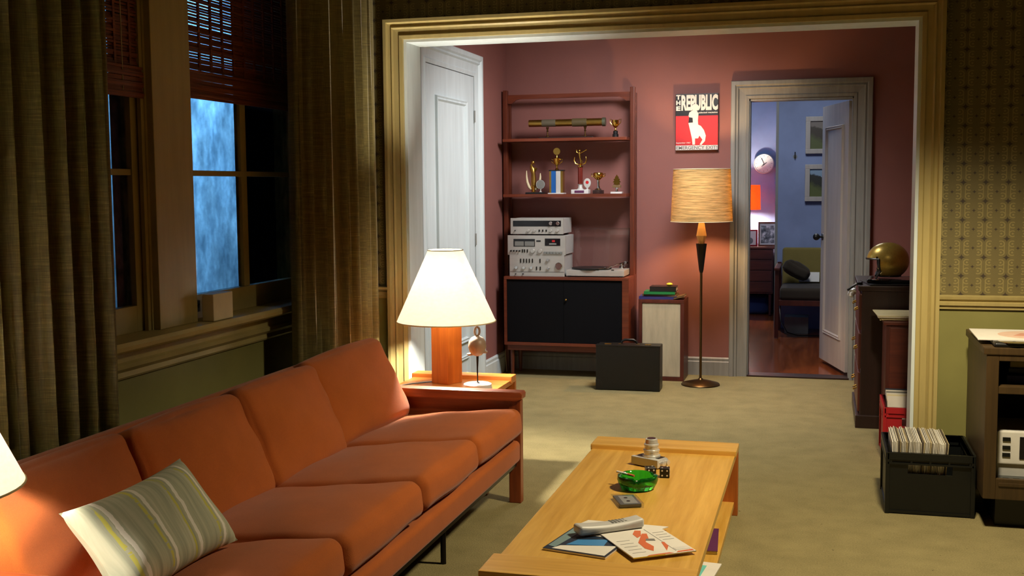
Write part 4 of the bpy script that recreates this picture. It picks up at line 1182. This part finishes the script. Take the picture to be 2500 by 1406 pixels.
cup('trophy', 'gold trophy with two curved horns at left of shelf', -2.085, ZS2, tk)
cup('trophy', 'small round glass award beside the horned trophy', -2.025, ZS2 + 0.0148, [
    ('stand', MB().lathe([(0.011, 0), (0.005, 0.006), (0.004, 0.02), (0.008, 0.026), (0, 0.026)], n=16), m_silverpl, True),
    ('disc', MB().lathe([(0, -0.005), (0.03, -0.004), (0.033, 0), (0.03, 0.004), (0, 0.005)], (0, 0, 0.057), 32, rot('X', 90)), m_grey, True),
    ('disc_rim', MB().tube([(0.032 * math.cos(a * PI / 16), 0, 0.057 + 0.032 * math.sin(a * PI / 16)) for a in range(32)], 0.0028, 6, True), m_chrome, True)], y=8.256)
mb = MB()
mb.boxc((0.0, 0, 0.174), (0.11, 0.07, 0.008), None, 0.002)
cup('trophy', 'tall trophy with blue and silver striped column', -1.905, ZS2, [
    ('base', MB().box(-0.06, 0.06, -0.045, 0.045, 0, 0.008, 0.002), m_marble, False),
    ('column', MB().box(-0.052, 0.052, -0.03, 0.03, 0.008, 0.17, 0.004), m_brass, False),
    ('blue_stripe', MB().box(-0.036, -0.002, -0.0325, -0.029, 0.008, 0.17), m_bluefoil, False),
    ('silver_stripe', MB().box(0.0, 0.034, -0.0325, -0.029, 0.008, 0.17), m_silverpl, False),
    ('column_cap', mb, m_black, False),
    ('cup', MB().lathe([(0.016, 0.178), (0.012, 0.186), (0.006, 0.192), (0.008, 0.21), (0.018, 0.22), (0.024, 0.245), (0.026, 0.262), (0.022, 0.264), (0.008, 0.268), (0.005, 0.285), (0, 0.285)], n=28), m_gold, True),
    ('handle', handles(0.024, 0.222, 0.262, 0.018, (-1,)), m_gold, True), ('handle', handles(0.024, 0.222, 0.262, 0.018, (1,)), m_gold, True),
    ('medallion', MB().lathe([(0, -0.005), (0.012, -0.006), (0.026, -0.003), (0.028, 0), (0.026, 0.004), (0, 0.004)], (0, 0, 0.315), 32, rot('X', 90)), m_brass, True)])
mb = MB()
for s in (-1, 1): mb.tube([(s * 0.006, 0, 0.215), (s * 0.035, 0, 0.222), (s * 0.046, 0, 0.245), (s * 0.042, 0, 0.272)], [0.002, 0.005, 0.006, 0.002], 8)
fig = MB().tube([(0.006, 0, 0.225), (0.001, 0, 0.255), (-0.004, 0, 0.285), (-0.007, 0, 0.305)], [0.003, 0.006, 0.008, 0.006], 10).ball((-0.005, 0, 0.318), 0.0085).tube([(-0.01, 0, 0.298), (-0.026, 0, 0.305), (-0.028, 0, 0.325)], 0.003, 8).tube([(-0.002, 0, 0.298), (0.02, 0, 0.308), (0.048, 0, 0.325)], [0.003, 0.003, 0.004], 8).tube([(0.004, 0, 0.255), (0.014, 0.004, 0.238), (0.012, 0.004, 0.222)], 0.0035, 8)
cup('trophy', 'tallest trophy with red column and gold player figure', -1.728, ZS2, [
    ('base', MB().box(-0.062, 0.068, -0.04, 0.04, 0, 0.032, 0.005), m_marble, False),
    ('name_plate', MB().box(-0.035, 0.036, -0.0425, -0.039, 0.008, 0.025), m_purple, False),
    ('foot', MB().lathe([(0.026, 0.032), (0.016, 0.045), (0.015, 0.066), (0.022, 0.072), (0, 0.072)], n=24), m_silverpl, True),
    ('column', MB().lathe([(0.018, 0.072), (0.018, 0.198), (0, 0.198)], n=24), plain('red_trophy_foil', (128, 52, 44), 0.25, 0.4), True),
    ('column_cap', MB().lathe([(0.022, 0.196), (0.022, 0.202), (0.009, 0.206), (0.009, 0.216), (0.016, 0.22), (0, 0.224)], n=24), m_gold, True),
    ('wreath', mb, m_gold, True), ('figure', fig, m_gold, True)])
cup('trophy', 'small oval award with red centre before the red column', -1.672, ZS2 + 0.032, [
    ('stand', MB().lathe([(0.012, 0), (0.006, 0.006), (0.006, 0.014), (0, 0.014)], n=16), m_silverpl, True),
    ('oval', MB().prism([(0.027 * math.sin(q) * (1 if math.cos(q) > 0 else 0.85 + 0.15 * (1 + math.cos(q))), 0.046 + 0.036 * math.cos(q)) for q in [2 * PI * i / 28 for i in range(28)]], 0.008, 'y', -0.004, 0.0015), m_silverpl, True),
    ('red_centre', MB().lathe([(0, 0.001), (0.012, 0.001), (0.012, 0)], (0, -0.004, 0.052), 20, rot('X', 90)), m_red, True)], y=8.262)
cup('trophy', 'gold goblet trophy on dark square base', -1.593, ZS2, [
    ('base', MB().box(-0.036, 0.036, -0.034, 0.034, 0, 0.026, 0.002), m_darkwood, False),
    ('stem', MB().lathe([(0.03, 0.026), (0.026, 0.034), (0.014, 0.04), (0.009, 0.06), (0.012, 0.1), (0, 0.1)], n=24), m_chrome, True),
    ('bowl', MB().lathe([(0.008, 0.1), (0.022, 0.108), (0.036, 0.126), (0.038, 0.145), (0.032, 0.155), (0.03, 0.155), (0.012, 0.115), (0, 0.112)], n=32), m_gold, True),
    ('handle', handles(0.034, 0.118, 0.15, 0.018, (-1,)), m_gold, True), ('handle', handles(0.034, 0.118, 0.15, 0.018, (1,)), m_gold, True)])
tree = [(-0.004, 0.062), (-0.026, 0.068), (-0.018, 0.078), (-0.03, 0.084), (-0.018, 0.096), (-0.024, 0.104), (-0.012, 0.112), (-0.015, 0.12), (-0.006, 0.128), (0, 0.14), (0.006, 0.128), (0.015, 0.12), (0.012, 0.112), (0.024, 0.104), (0.018, 0.096), (0.03, 0.084), (0.018, 0.078), (0.026, 0.068), (0.004, 0.062)]
cup('trophy', 'small award with gold leaf emblem at right of shelf', -1.455, ZS2, [
    ('base', MB().box(-0.042, 0.042, -0.03, 0.03, 0, 0.014, 0.002), m_marble, False),
    ('stem', MB().lathe([(0.024, 0.014), (0.01, 0.02), (0.008, 0.034), (0.016, 0.042), (0, 0.044)], n=20), m_chrome, True),
    ('block', MB().box(-0.03, 0.03, -0.012, 0.012, 0.044, 0.062, 0.002), m_brownb, False),
    ('emblem', MB().prism(tree, 0.006, 'y', -0.004), m_gold, False)])

# stereo stack
ZK = 0.7525


def deck(name, label, x0, x1, z, h, d=0.3):
    t = thing(name, label, 'stereo', ((x0 + x1) / 2, 8.12, z), 0, 'silver stereo components')
    w = x1 - x0
    MB().box(-w / 2 + 0.004, w / 2 - 0.004, 0.01, d, 0.004, h - 0.003, 0.003).build('case', m_darkwood if False else m_silverpl, t)
    MB().box(-w / 2, w / 2, 0, 0.012, 0.0, h, 0.002).build('front_panel', m_alu, t)
    return t, w


def knobs(t, lst, nm='knob', mat=None):
    for x, z, r in lst:
        MB().lathe([(r, 0), (r, 0.014), (r * 0.85, 0.018), (0, 0.018)], (x, 0.0, z), 24, rot('X', 90)).build(nm, mat or m_chrome, t, True)


def switches(t, lst, w=0.006, h=0.02, nm='switch', mat=None):
    for x, z in lst: MB().box(x - w / 2, x + w / 2, -0.006, 0.001, z - h / 2, z + h / 2, 0.001).build(nm, mat or m_darkmetal, t)


t, w = deck('amplifier', 'silver amplifier with large volume knob at stack bottom', -2.232, -1.815, ZK, 0.158)
fx = lambda p: -w / 2 + (p - 115) / (1275 - 115) * w
fz = lambda p: (1310 - p) / (1310 - 890) * 0.158
knobs(t, [(fx(265), fz(1140), 0.012), (fx(425), fz(1140), 0.012), (fx(585), fz(1140), 0.012), (fx(935), fz(985), 0.012), (fx(940), fz(1145), 0.012), (fx(1160), fz(1100), 0.026)])
switches(t, [(fx(p), fz(1003)) for p in (355, 420, 480, 540, 605, 765)], 0.007, 0.03); switches(t, [(fx(p), fz(1150)) for p in (690, 770)], 0.007, 0.026)
MB().box(-w / 2 + 0.004, w / 2 - 0.004, -0.001, 0.002, fz(1225), fz(1219)).build('groove', m_dark, t)
knobs(t, [(fx(250), fz(1262), 0.004), (fx(405), fz(1262), 0.005)], 'jack', m_dark)
t, w = deck('cassette_deck', 'silver cassette deck with two meters in middle of stack', -2.245, -1.806, ZK + 0.158, 0.145)
fx = lambda p: -w / 2 + (p - 80) / (1300 - 80) * w
fz = lambda p: (885 - p) / (885 - 475) * 0.145
MB().box(fx(205), fx(660), -0.002, 0.004, fz(710), fz(550), 0.001).build('meter_window', m_dark, t)
for a_, b_ in ((235, 425), (445, 645)): MB().box(fx(a_), fx(b_), -0.0035, 0.0, fz(695), fz(600)).build('meter', m_grey, t)
MB().box(fx(870), fx(1190), -0.003, 0.004, fz(690), fz(540), 0.001).build('cassette_window', m_dark, t)
MB().box(fx(960), fx(1110), -0.0045, 0.0, fz(668), fz(635)).build('cassette_label', m_grey, t)
MB().box(fx(1020), fx(1080), -0.0045, 0.0, fz(612), fz(572)).build('red_mark', m_red, t)
MB().box(fx(690), fx(780), -0.003, 0.002, fz(606), fz(578)).build('counter', m_dark, t)
knobs(t, [(fx(615), fz(800), 0.017), (fx(770), fz(800), 0.017)], 'level_knob', m_alu); knobs(t, [(fx(p), fz(800), 0.006) for p in (155, 215, 275, 335)], 'button', m_darkmetal)
switches(t, [(fx(p), fz(800)) for p in (395, 440, 500)], 0.007, 0.024)
for k in range(6): MB().box(fx(848 + k * 66), fx(902 + k * 66), -0.012, 0.001, fz(855), fz(812), 0.001).build('piano_key', m_grey, t)
t, w = deck('radio_tuner', 'slim silver radio tuner topmost in the stereo stack', -2.222, -1.822, ZK + 0.312, 0.118)
for x in (-0.17, 0.17):
    for y in (0.04, 0.26): MB().lathe([(0.012, -0.009), (0.012, 0.001), (0, 0.001), (0, -0.009)], (x, y, 0.001), 16).build('foot', m_blackpl, t)
fx = lambda p: -w / 2 + (p - 130) / (1245 - 130) * w
fz = lambda p: (437 - p) / (437 - 107) * 0.118
MB().box(fx(185), fx(1195), -0.002, 0.004, fz(278), fz(160), 0.001).build('dial_window', m_dark, t)
knobs(t, [(fx(988), fz(215), 0.014), (fx(1133), fz(215), 0.014)], 'tuning_knob'); knobs(t, [(fx(p), fz(365), 0.010) for p in (515, 640, 985, 1125)], 'knob', m_alu)
switches(t, [(fx(p), fz(365)) for p in (742, 815, 888)], 0.008, 0.016); knobs(t, [(fx(232), fz(362), 0.004)], 'power_button', m_dark)

tt = thing('turntable', 'silver turntable with raised clear cover beside the stereo stack', 'turntable', (-1.588, 8.24, ZK + 0.0006))
MB().box(-0.215, 0.215, -0.12, 0.14, 0.006, 0.05, 0.005).build('plinth', m_alu, tt)
mb = MB()
for x in (-0.19, 0.19):
    for y in (-0.11, 0.13): mb.lathe([(0.016, 0), (0.016, 0.008), (0, 0.008)], (x, y, 0), 16)
mb.build('feet', m_blackpl, tt)
MB().lathe([(0.146, 0.05), (0.148, 0.056), (0.146, 0.062), (0, 0.062)], (-0.05, 0.012, 0), 56).build('platter', m_blackpl, tt, True)
MB().lathe([(0.003, 0.062), (0.003, 0.07), (0, 0.07)], (-0.05, 0.012, 0), 12).build('spindle', m_chrome, tt, True)
mb = MB().lathe([(0.024, 0.05), (0.024, 0.066), (0.014, 0.072), (0.014, 0.09), (0, 0.09)], (0.165, 0.09, 0), 24)
mb.tube([(0.19, 0.125, 0.09), (0.165, 0.09, 0.09), (0.14, 0.02, 0.086), (0.12, -0.05, 0.078), (0.095, -0.085, 0.07)], 0.0045, 8).boxc((0.085, -0.096, 0.068), (0.018, 0.034, 0.01), rot('Z', -40), 0.002).tube([(0.183, 0.115, 0.09), (0.192, 0.13, 0.09)], 0.013, 12)
mb.build('tonearm', m_chrome, tt, True)
switches(tt, [], )
mb = MB()
for x in (-0.01, 0.02, 0.13): mb.boxc((x, -0.115, 0.052), (0.02, 0.012, 0.005), None, 0.001)
mb.build('buttons', m_darkmetal, tt)
mb = MB(); hc = Matrix.Translation((0, 0.132, 0.055)) @ rot('X', 78)
for c_, s_ in (((0, 0.145, 0.055), (0.42, 0.29, 0.003)), ((-0.2085, 0.145, 0.027), (0.003, 0.29, 0.055)), ((0.2085, 0.145, 0.027), (0.003, 0.29, 0.055)), ((0, 0.2885, 0.027), (0.42, 0.003, 0.055))):
    pc = hc @ Vector((c_[0], c_[1], -c_[2] + 0.055))
    mb.boxc((pc.x, pc.y - 0.0, pc.z), s_, hc.to_3x3().to_4x4())
mb.build('dust_cover', m_glass, tt)

# loudspeaker with books
sp = thing('loudspeaker', 'floor speaker with beige grille cloth right of the wall unit', 'speaker', (-1.112, 8.3, 0))
mb = MB(); x0, x1 = -0.165, 0.165
mb.box(x0, x0 + 0.026, -0.13, 0.14, 0.028, 0.566, 0.001); mb.box(x1 - 0.026, x1, -0.13, 0.14, 0.028, 0.566, 0.001); mb.box(x0, x1, -0.13, 0.14, 0.566, 0.592, 0.003); mb.box(x0, x1, -0.13, 0.14, 0, 0.028, 0.003); mb.box(x0 + 0.026, x1 - 0.026, -0.10, 0.139, 0.028, 0.566)
mb.build('cabinet', m_maho, sp)
MB().box(x0 + 0.027, x1 - 0.027, -0.124, -0.098, 0.03, 0.565, 0.004).build('grille', m_spk, sp)


def book(label, x, y, z, w_, d_, h_, mat, rz=0, tilt=0):
    t = thing('book', label, 'book', (x, y, z), math.radians(rz), 'books on the loudspeaker')
    MB().box(-w_ / 2 + 0.003, w_ / 2 - 0.003, -d_ / 2 + 0.003, d_ / 2 - 0.001, 0.003, h_ - 0.003).build('pages', m_paper, t)
    mb = MB().box(-w_ / 2, w_ / 2, -d_ / 2, d_ / 2, 0, 0.003).box(-w_ / 2, w_ / 2, -d_ / 2, d_ / 2, h_ - 0.003, h_).box(-w_ / 2, w_ / 2, -d_ / 2, -d_ / 2 + 0.004, 0, h_)
    mb.build('cover', mat, t)
    if tilt: t.rotation_euler = (0, math.radians(tilt), math.radians(rz))
    return t


book('flat blue book at the bottom of the speaker pile', -1.145, 8.28, 0.592, 0.27, 0.2, 0.02, m_blueb, 3)
book('worn brown book second in the speaker pile', -1.13, 8.29, 0.612, 0.24, 0.18, 0.016, m_brownb, -4)
book('green book third in the pile under the black book', -1.13, 8.27, 0.628, 0.225, 0.17, 0.02, m_greenb, 2)
book('thick black book on top of the speaker pile', -1.105, 8.27, 0.648, 0.19, 0.15, 0.036, m_black, 1)
book('thin brown magazine leaning on right edge of speaker', -0.985, 8.26, 0.602, 0.075, 0.16, 0.014, m_brownb, 0, -14)
solo('yellow_ball', MB().ball((0, 0, 0.012), 0.018, 1.3, 1, 0.66), m_yellow, 'small yellow lump on the black book', 'toy', (-1.065, 8.27, 0.684), smooth=True)

# briefcase
bc = thing('briefcase', 'black leather pilot case standing on carpet before the speaker', 'case', (-1.282, 7.80, 0), math.radians(1.5))
MB().box(-0.222, 0.222, -0.09, 0.09, 0.004, 0.312, 0.008, 3).build('body', m_leather, bc, True)
MB().box(-0.224, 0.224, -0.092, -0.02, 0.309, 0.317, 0.003).build('lid_flap', m_leather, bc)
mb = MB().tube([(-0.055, -0.01, 0.314), (-0.05, -0.01, 0.335), (-0.03, -0.01, 0.346), (0.03, -0.01, 0.346), (0.05, -0.01, 0.335), (0.055, -0.01, 0.314)], [0.006, 0.007, 0.009, 0.009, 0.007, 0.006], 10); mb.build('handle', m_leather, bc, True)
for x in (-0.145, 0.135): MB().box(x - 0.022, x + 0.022, -0.05, -0.02, 0.315, 0.321, 0.002).build('clasp', m_brass, bc)
for x in (-0.062, 0.062): MB().box(x - 0.012, x + 0.012, -0.022, 0.002, 0.313, 0.319, 0.002).build('handle_mount', m_brass, bc)
for s in (-1, 1): MB().prism([(s * 0.2225, 0.004), (s * 0.2225, 0.075), (s * 0.205, 0.073), (s * 0.185, 0.062), (s * 0.172, 0.044), (s * 0.168, 0.004)], 0.003, 'y', -0.0925).build('corner_patch', m_leather, bc)

# floor lamp
m_straw = shade_cloth('woven_straw_shade', (200, 172, 116), 0.33, None, (1.2, 1.2, 26), 6, 0.55, 0.9)
fl = thing('floor_lamp', 'tall bronze floor lamp with woven straw shade by the doorway', 'lamp', (-0.815, 8.06, 0))
MB().lathe([(0, 0), (0.13, 0), (0.136, 0.006), (0.13, 0.014), (0.06, 0.032), (0.02, 0.04), (0.012, 0.05), (0, 0.05)], n=48).build('base', m_bronze, fl, True)
MB().lathe([(0.009, 0.04), (0.009, 0.80)], n=16).build('pole', m_bronze, fl, True)
MB().lathe([(0.011, 0.80), (0.016, 0.82), (0.038, 1.005), (0.034, 1.005), (0.012, 0.92), (0.0, 0.92)], n=6).build('tapered_collar', m_darkmetal, fl)
MB().lathe([(0.004, 0.955), (0.036, 1.06), (0.018, 1.165), (0.0, 1.165)], n=6).build('faceted_neck', wood('blond_wood', (196, 148, 84), (226, 184, 116), 'Z'), fl)
sh = MB().lathe([(0.215, 1.16), (0.198, 1.525), (0.195, 1.525), (0.212, 1.16)], n=64, close=True).build('lampshade', m_straw, fl, True)
for r, z in ((0.215, 1.16), (0.198, 1.525)): MB().tube([(r * math.cos(a * PI / 24), r * math.sin(a * PI / 24), z) for a in range(48)], 0.0026, 6, True).build('shade_binding', m_cream2, sh, True)
mb = MB().tube([(0, 0, 1.16), (0, 0, 1.27)], 0.012, 12)
for a in range(3): mb.tube([(0, 0, 1.50), (0.196 * math.cos(a * 2.094), 0.196 * math.sin(a * 2.094), 1.52)], 0.002, 6)
mb.tube([(0, 0, 1.2), (0.05, 0, 1.26), (0.05, 0, 1.40), (0, 0, 1.5)], 0.002, 6)
mb.build('lamp_fitting', m_brass, fl, True)
MB().lathe([(0.012, 1.27), (0.03, 1.32), (0.03, 1.345), (0.018, 1.365), (0, 1.37)], n=20).build('bulb', lit_bulb(760, (1.0, 0.60, 0.26)), fl, True)

# poster on the rose wall
po = thing('wall_poster', 'framed red and black magazine cover poster above floor lamp', 'poster', (-0.895, 8.46, 1.875))
MB().box(-0.155, 0.155, 0.0, 0.038, -0.205, 0.205, 0.002).build('board', m_black, po)
PT = Matrix.Translation((0, 0, 0)) @ rot('X', 90)
MB().box(-0.153, 0.153, -0.0015, 0.001, -0.18, 0.045).build('red_field', m_red, po)
lettering('headline', 'REPUBLIC', m_paper, po, (-0.113, 0.152, 0.082, 0.198), PT, 0.003, 0.045)
for k, q in enumerate('THE'): lettering('headline', q, m_paper, po, (-0.151, -0.119, 0.165 - k * 0.041, 0.198 - k * 0.041), PT, 0.003, 0.05)
lettering('small_text', 'selected magazine', m_paper, po, (0.012, 0.15, 0.058, 0.073), PT, 0.003, 0.02)
lettering('small_text', 'September 1967', m_paper, po, (-0.15, -0.045, -0.158, -0.146), PT, 0.004, 0.02)
MB().box(-0.153, 0.153, -0.0018, 0.0, -0.2035, -0.17).build('foot_band', m_paper, po)
lettering('foot_text', 'EMERGENCY EXIT!', m_grey, po, (-0.149, 0.149, -0.2, -0.174), PT, 0.005, 0.02)
fl_ = lambda pts: [(x, z) for x, z in pts]
MB().prism([(-0.055, 0.068), (-0.03, 0.085), (0.0, 0.08), (0.012, 0.06), (0.008, 0.01), (0.01, -0.02), (0.03, -0.03), (0.052, -0.06), (0.066, -0.1), (0.06, -0.14), (0.035, -0.168), (0.022, -0.165), (0.042, -0.13), (0.02, -0.1), (0.01, -0.12), (-0.012, -0.12), (-0.012, -0.165), (-0.03, -0.165), (-0.034, -0.12), (-0.06, -0.01), (-0.05, 0.02), (-0.06, 0.045)], 0.0035, 'y', -0.0035).build('figure_print', m_paper, po)
MB().prism([(-0.056, 0.035), (-0.03, 0.03), (-0.028, -0.004), (-0.06, -0.006)], 0.0045, 'y', -0.0045).build('dark_print', m_black, po)
MB().lathe([(0, 0.0045), (0.026, 0.0045), (0.026, 0)], (-0.012, 0.0, 0.105), 24, rot('X', 90)).build('head_print', m_paper, po)

# ------------------------------------------------------------------ blue room
dr = thing('dresser', 'reddish wooden dresser under orange lamp in the blue room', 'dresser', (-0.95, 12.77, 0))
MB().box(-1.40, -0.50, 12.52, 13.06, 0.235, 0.72, 0.004).build('carcass', m_maho, dr, False, True)
MB().box(-1.41, -0.485, 12.505, 13.07, 0.72, 0.743, 0.004).build('top', m_mahoX, dr, False, True)
for z0, z1 in ((0.255, 0.365), (0.375, 0.485), (0.495, 0.60), (0.61, 0.71)):
    d = MB().box(-1.385, -0.515, 12.508, 12.525, z0, z1, 0.003).build('drawer', m_mahoX, dr, False, True)
    MB().ball((-0.95, 12.5, (z0 + z1) / 2), 0.012).build('knob', m_brass, d, True, True)
for x in (-1.35, -0.53):
    for y in (12.55, 13.02): MB().tube([(x, y, 0), (x, y, 0.24)], [0.012, 0.018], 10).build('leg', m_maho, dr, True, True)
ol = thing('table_lamp', 'lamp with bright orange drum shade on the dresser', 'lamp', (-0.80, 12.78, 0.743))
MB().lathe([(0, 0), (0.07, 0), (0.07, 0.015), (0.03, 0.04), (0.05, 0.14), (0.04, 0.26), (0.015, 0.32), (0.01, 0.42), (0, 0.42)], n=32).build('lamp_base', m_marble, ol, True)
MB().lathe([(0.15, 0.395), (0.142, 0.665), (0.140, 0.665), (0.148, 0.395)], n=48, close=True).build('lampshade', shade_cloth('orange_lampshade', (255, 140, 70), 0.5, None, (1, 1, 1), 90, 0.1), ol, True)
MB().lathe([(0.012, 0.42), (0.028, 0.47), (0.028, 0.5), (0, 0.53)], n=16).build('bulb', lit_bulb(1300, (1.0, 0.90, 0.78)), ol, True)
pf = thing('photo_frame', 'framed black and white photo standing on the dresser', 'picture frame', (-0.565, 12.63, 0.743), 0)
pf.rotation_euler = (math.radians(-6), 0, math.radians(4))
mb = MB(); mb.box(-0.1, 0.1, 0, 0.012, 0, 0.018); mb.box(-0.1, 0.1, 0, 0.012, 0.247, 0.265); mb.box(-0.1, -0.084, 0, 0.012, 0.018, 0.247); mb.box(0.084, 0.1, 0, 0.012, 0.018, 0.247)
mb.build('frame', m_teak, pf); MB().box(-0.09, 0.09, 0.006, 0.010, 0.01, 0.255).build('mount', m_paper, pf)


def bwphoto():
    M = Mat('grey_photo_print'); f = M.noise(M.coord(), 16, 5, 0.6)
    M.link(M.ramp(f, [(0.35, lin((40, 40, 40))), (0.5, lin((130, 128, 124))), (0.62, lin((226, 222, 214)))]), M.b.inputs['Base Color']); M.set(Roughness=0.4); return M.m


MB().box(-0.07, 0.07, 0.0045, 0.0065, 0.035, 0.225).build('photograph', bwphoto(), pf)
pf = thing('photo_frame', 'red framed small picture standing beside the black and white photo', 'picture frame', (-0.745, 12.64, 0.743), math.radians(12))
MB().box(-0.075, 0.075, 0, 0.02, 0, 0.18, 0.004).build('frame', m_redpl, pf); MB().box(-0.06, 0.055, -0.003, 0.002, 0.015, 0.165).build('picture', m_paper, pf)
MB().lathe([(0, 0.001), (0.035, 0.001), (0.035, 0)], (-0.01, -0.003, 0.06), 20, rot('X', 90)).build('round_print', m_grey, pf)
ck = thing('wall_clock', 'round white wall clock above the orange lamp', 'clock', (-0.635, 13.095, 1.645))
MB().lathe([(0, 0), (0.112, 0), (0.112, 0.03), (0.104, 0.036), (0.1, 0.028), (0, 0.028)], n=48, T=rot('X', 90)).build('case', m_silverpl, ck, True)
MB().lathe([(0, 0.0295), (0.1, 0.0295), (0.1, 0.027)], n=48, T=rot('X', 90)).build('dial', m_whitepl, ck, True)
mb = MB()
for k in range(12): q = k * PI / 6; mb.boxc((0.085 * math.sin(q), -0.03, 0.085 * math.cos(q)), (0.004, 0.002, 0.016), rot('Y', math.degrees(q)))
mb.build('hour_marks', m_grey, ck)
MB().boxc((-0.014, -0.032, 0.028), (0.005, 0.002, 0.07), rot('Y', -25)).build('minute_hand', m_black, ck)
MB().boxc((0.012, -0.034, -0.004), (0.006, 0.002, 0.05), rot('Y', 50)).boxc((-0.012, -0.034, -0.018), (0.005, 0.002, 0.04), rot('Y', 40)).build('hour_hand', m_black, ck)


def landscape(name, sky, hill, field):
    M = Mat(name); X, Y, Z = xyz(M); n = V(M, M.noise(M.coord((6, 6, 6)), 2, 5)) - 0.5
    h = Z / 0.22 + n * 0.7 + X * 1.2 + 0.5
    M.link(M.ramp(h.k, [(0.2, lin(field)), (0.42, lin(hill)), (0.62, lin(hill)), (0.7, lin(sky))]), M.b.inputs['Base Color']); return M.m


for k, (z, label, mt) in enumerate(((1.885, 'upper framed landscape painting on the blue wall', landscape('autumn_painting', (120, 110, 100), (60, 50, 34), (84, 92, 46))), (1.425, 'lower framed landscape painting of a dark hill', landscape('hill_painting', (132, 156, 176), (44, 46, 36), (88, 96, 50))))):
    p = thing('framed_painting', label, 'painting', (0.03, 11.455, z), 0, 'landscape paintings')
    mb = MB(); a_, h_ = 0.195, 0.178
    for q0, q1, r0, r1 in ((-a_, a_, -h_, -h_ + 0.045), (-a_, a_, h_ - 0.045, h_), (-a_, -a_ + 0.045, -h_ + 0.045, h_ - 0.045), (a_ - 0.045, a_, -h_ + 0.045, h_ - 0.045)): mb.box(q0, q1, 0.0, 0.035, r0, r1, 0.004)
    mb.build('frame', m_leaf, p); MB().box(-a_ + 0.03, a_ - 0.03, 0.018, 0.03, -h_ + 0.03, h_ - 0.03).build('canvas', mt, p)
wh = thing('wall_hook', 'small dark hook on the blue wall left of paintings', 'hook', (-0.262, 11.5, 1.68))
MB().lathe([(0, 0.002), (0.02, 0.002), (0.02, -0.001)], n=20, T=rot('X', 90)).build('plate', m_grey, wh); MB().tube([(0, -0.002, 0.0), (0, -0.03, -0.01), (0, -0.035, 0.015), (0.0, -0.02, 0.045)], 0.005, 8).build('hook', m_darkmetal, wh, True)

se = thing('settee', 'olive upholstered wooden settee in the blue room', 'settee', (0.2, 11.05, 0))
MB().cushion((1.2, 0.62, 0.115), 0.03, Matrix.Translation((0.235, 11.02, 0.405)), 12, 0.012).build('seat_cushion', m_darkf, se, True, True)
MB().cushion((1.2, 0.13, 0.40), 0.03, Matrix.Translation((0.235, 11.35, 0.60)) @ rot('X', -10), 12, 0.0).build('back_cushion', m_olivef, se, True, True)
for x in (-0.392, 0.86):
    MB().box(x - 0.018, x + 0.018, 10.70, 10.735, 0.0, 0.63, 0.004).build('leg', m_maho, se, False, True)
    MB().box(x - 0.018, x + 0.018, 11.36, 11.395, 0.0, 0.66, 0.004).build('leg', m_maho, se, False, True)
    MB().box(x - 0.025, x + 0.025, 10.68, 11.42, 0.625, 0.648, 0.006).build('armrest', m_maho, se, False, True)
MB().box(-0.38, 0.85, 10.705, 10.735, 0.30, 0.35, 0.003).build('front_rail', m_maho, se, False, True)
MB().box(-0.38, 0.85, 11.36, 11.39, 0.30, 0.35, 0.003).build('back_rail', m_maho, se, False, True)
pl = MB().cushion((0.25, 0.10, 0.11), 0.035, Matrix(), 10, 0.02, 0.004, 4)
o = solo('cushion', pl, m_darkf, 'small dark cushion leaning at left end of the settee', 'cushion', (-0.225, 11.12, 0.60), smooth=True); o.rotation_euler = (0, math.radians(28), 0)
o = solo('paper_sheet', MB().box(-0.095, 0.095, -0.002, 0.002, 0, 0.095), m_paper, 'pale paper leaning against the settee back cushion', 'paper', (-0.11, 11.20, 0.484)); o.rotation_euler = (math.radians(-20), 0, 0)
solo('storage_box', MB().box(-0.11, 0.11, -0.12, 0.12, 0, 0.16, 0.004), m_grey, 'pale box stored on floor under the settee', 'box', (-0.22, 11.2, -0.006))
solo('floor_cable', MB().tube([(-0.39, 11.38, 0.25), (-0.36, 11.0, 0.12), (-0.30, 10.9, 0.03), (-0.2, 10.88, 0.004), (-0.08, 10.9, 0.004), (0.1, 10.95, 0.004)], 0.006, 8), m_blackpl, 'dark cable looping on floor under the settee', 'cable', smooth=True)
solo('bundle', MB().cushion((0.5, 0.3, 0.2), 0.05, Matrix.Translation((0, 0, 0.1)), 10, 0.01, 0.01, 6), fabric('navy_cloth', (40, 52, 96), 0.2), 'dark blue bundle stored on floor under the dresser', 'bag', (-0.80, 12.8, -0.006), smooth=True)
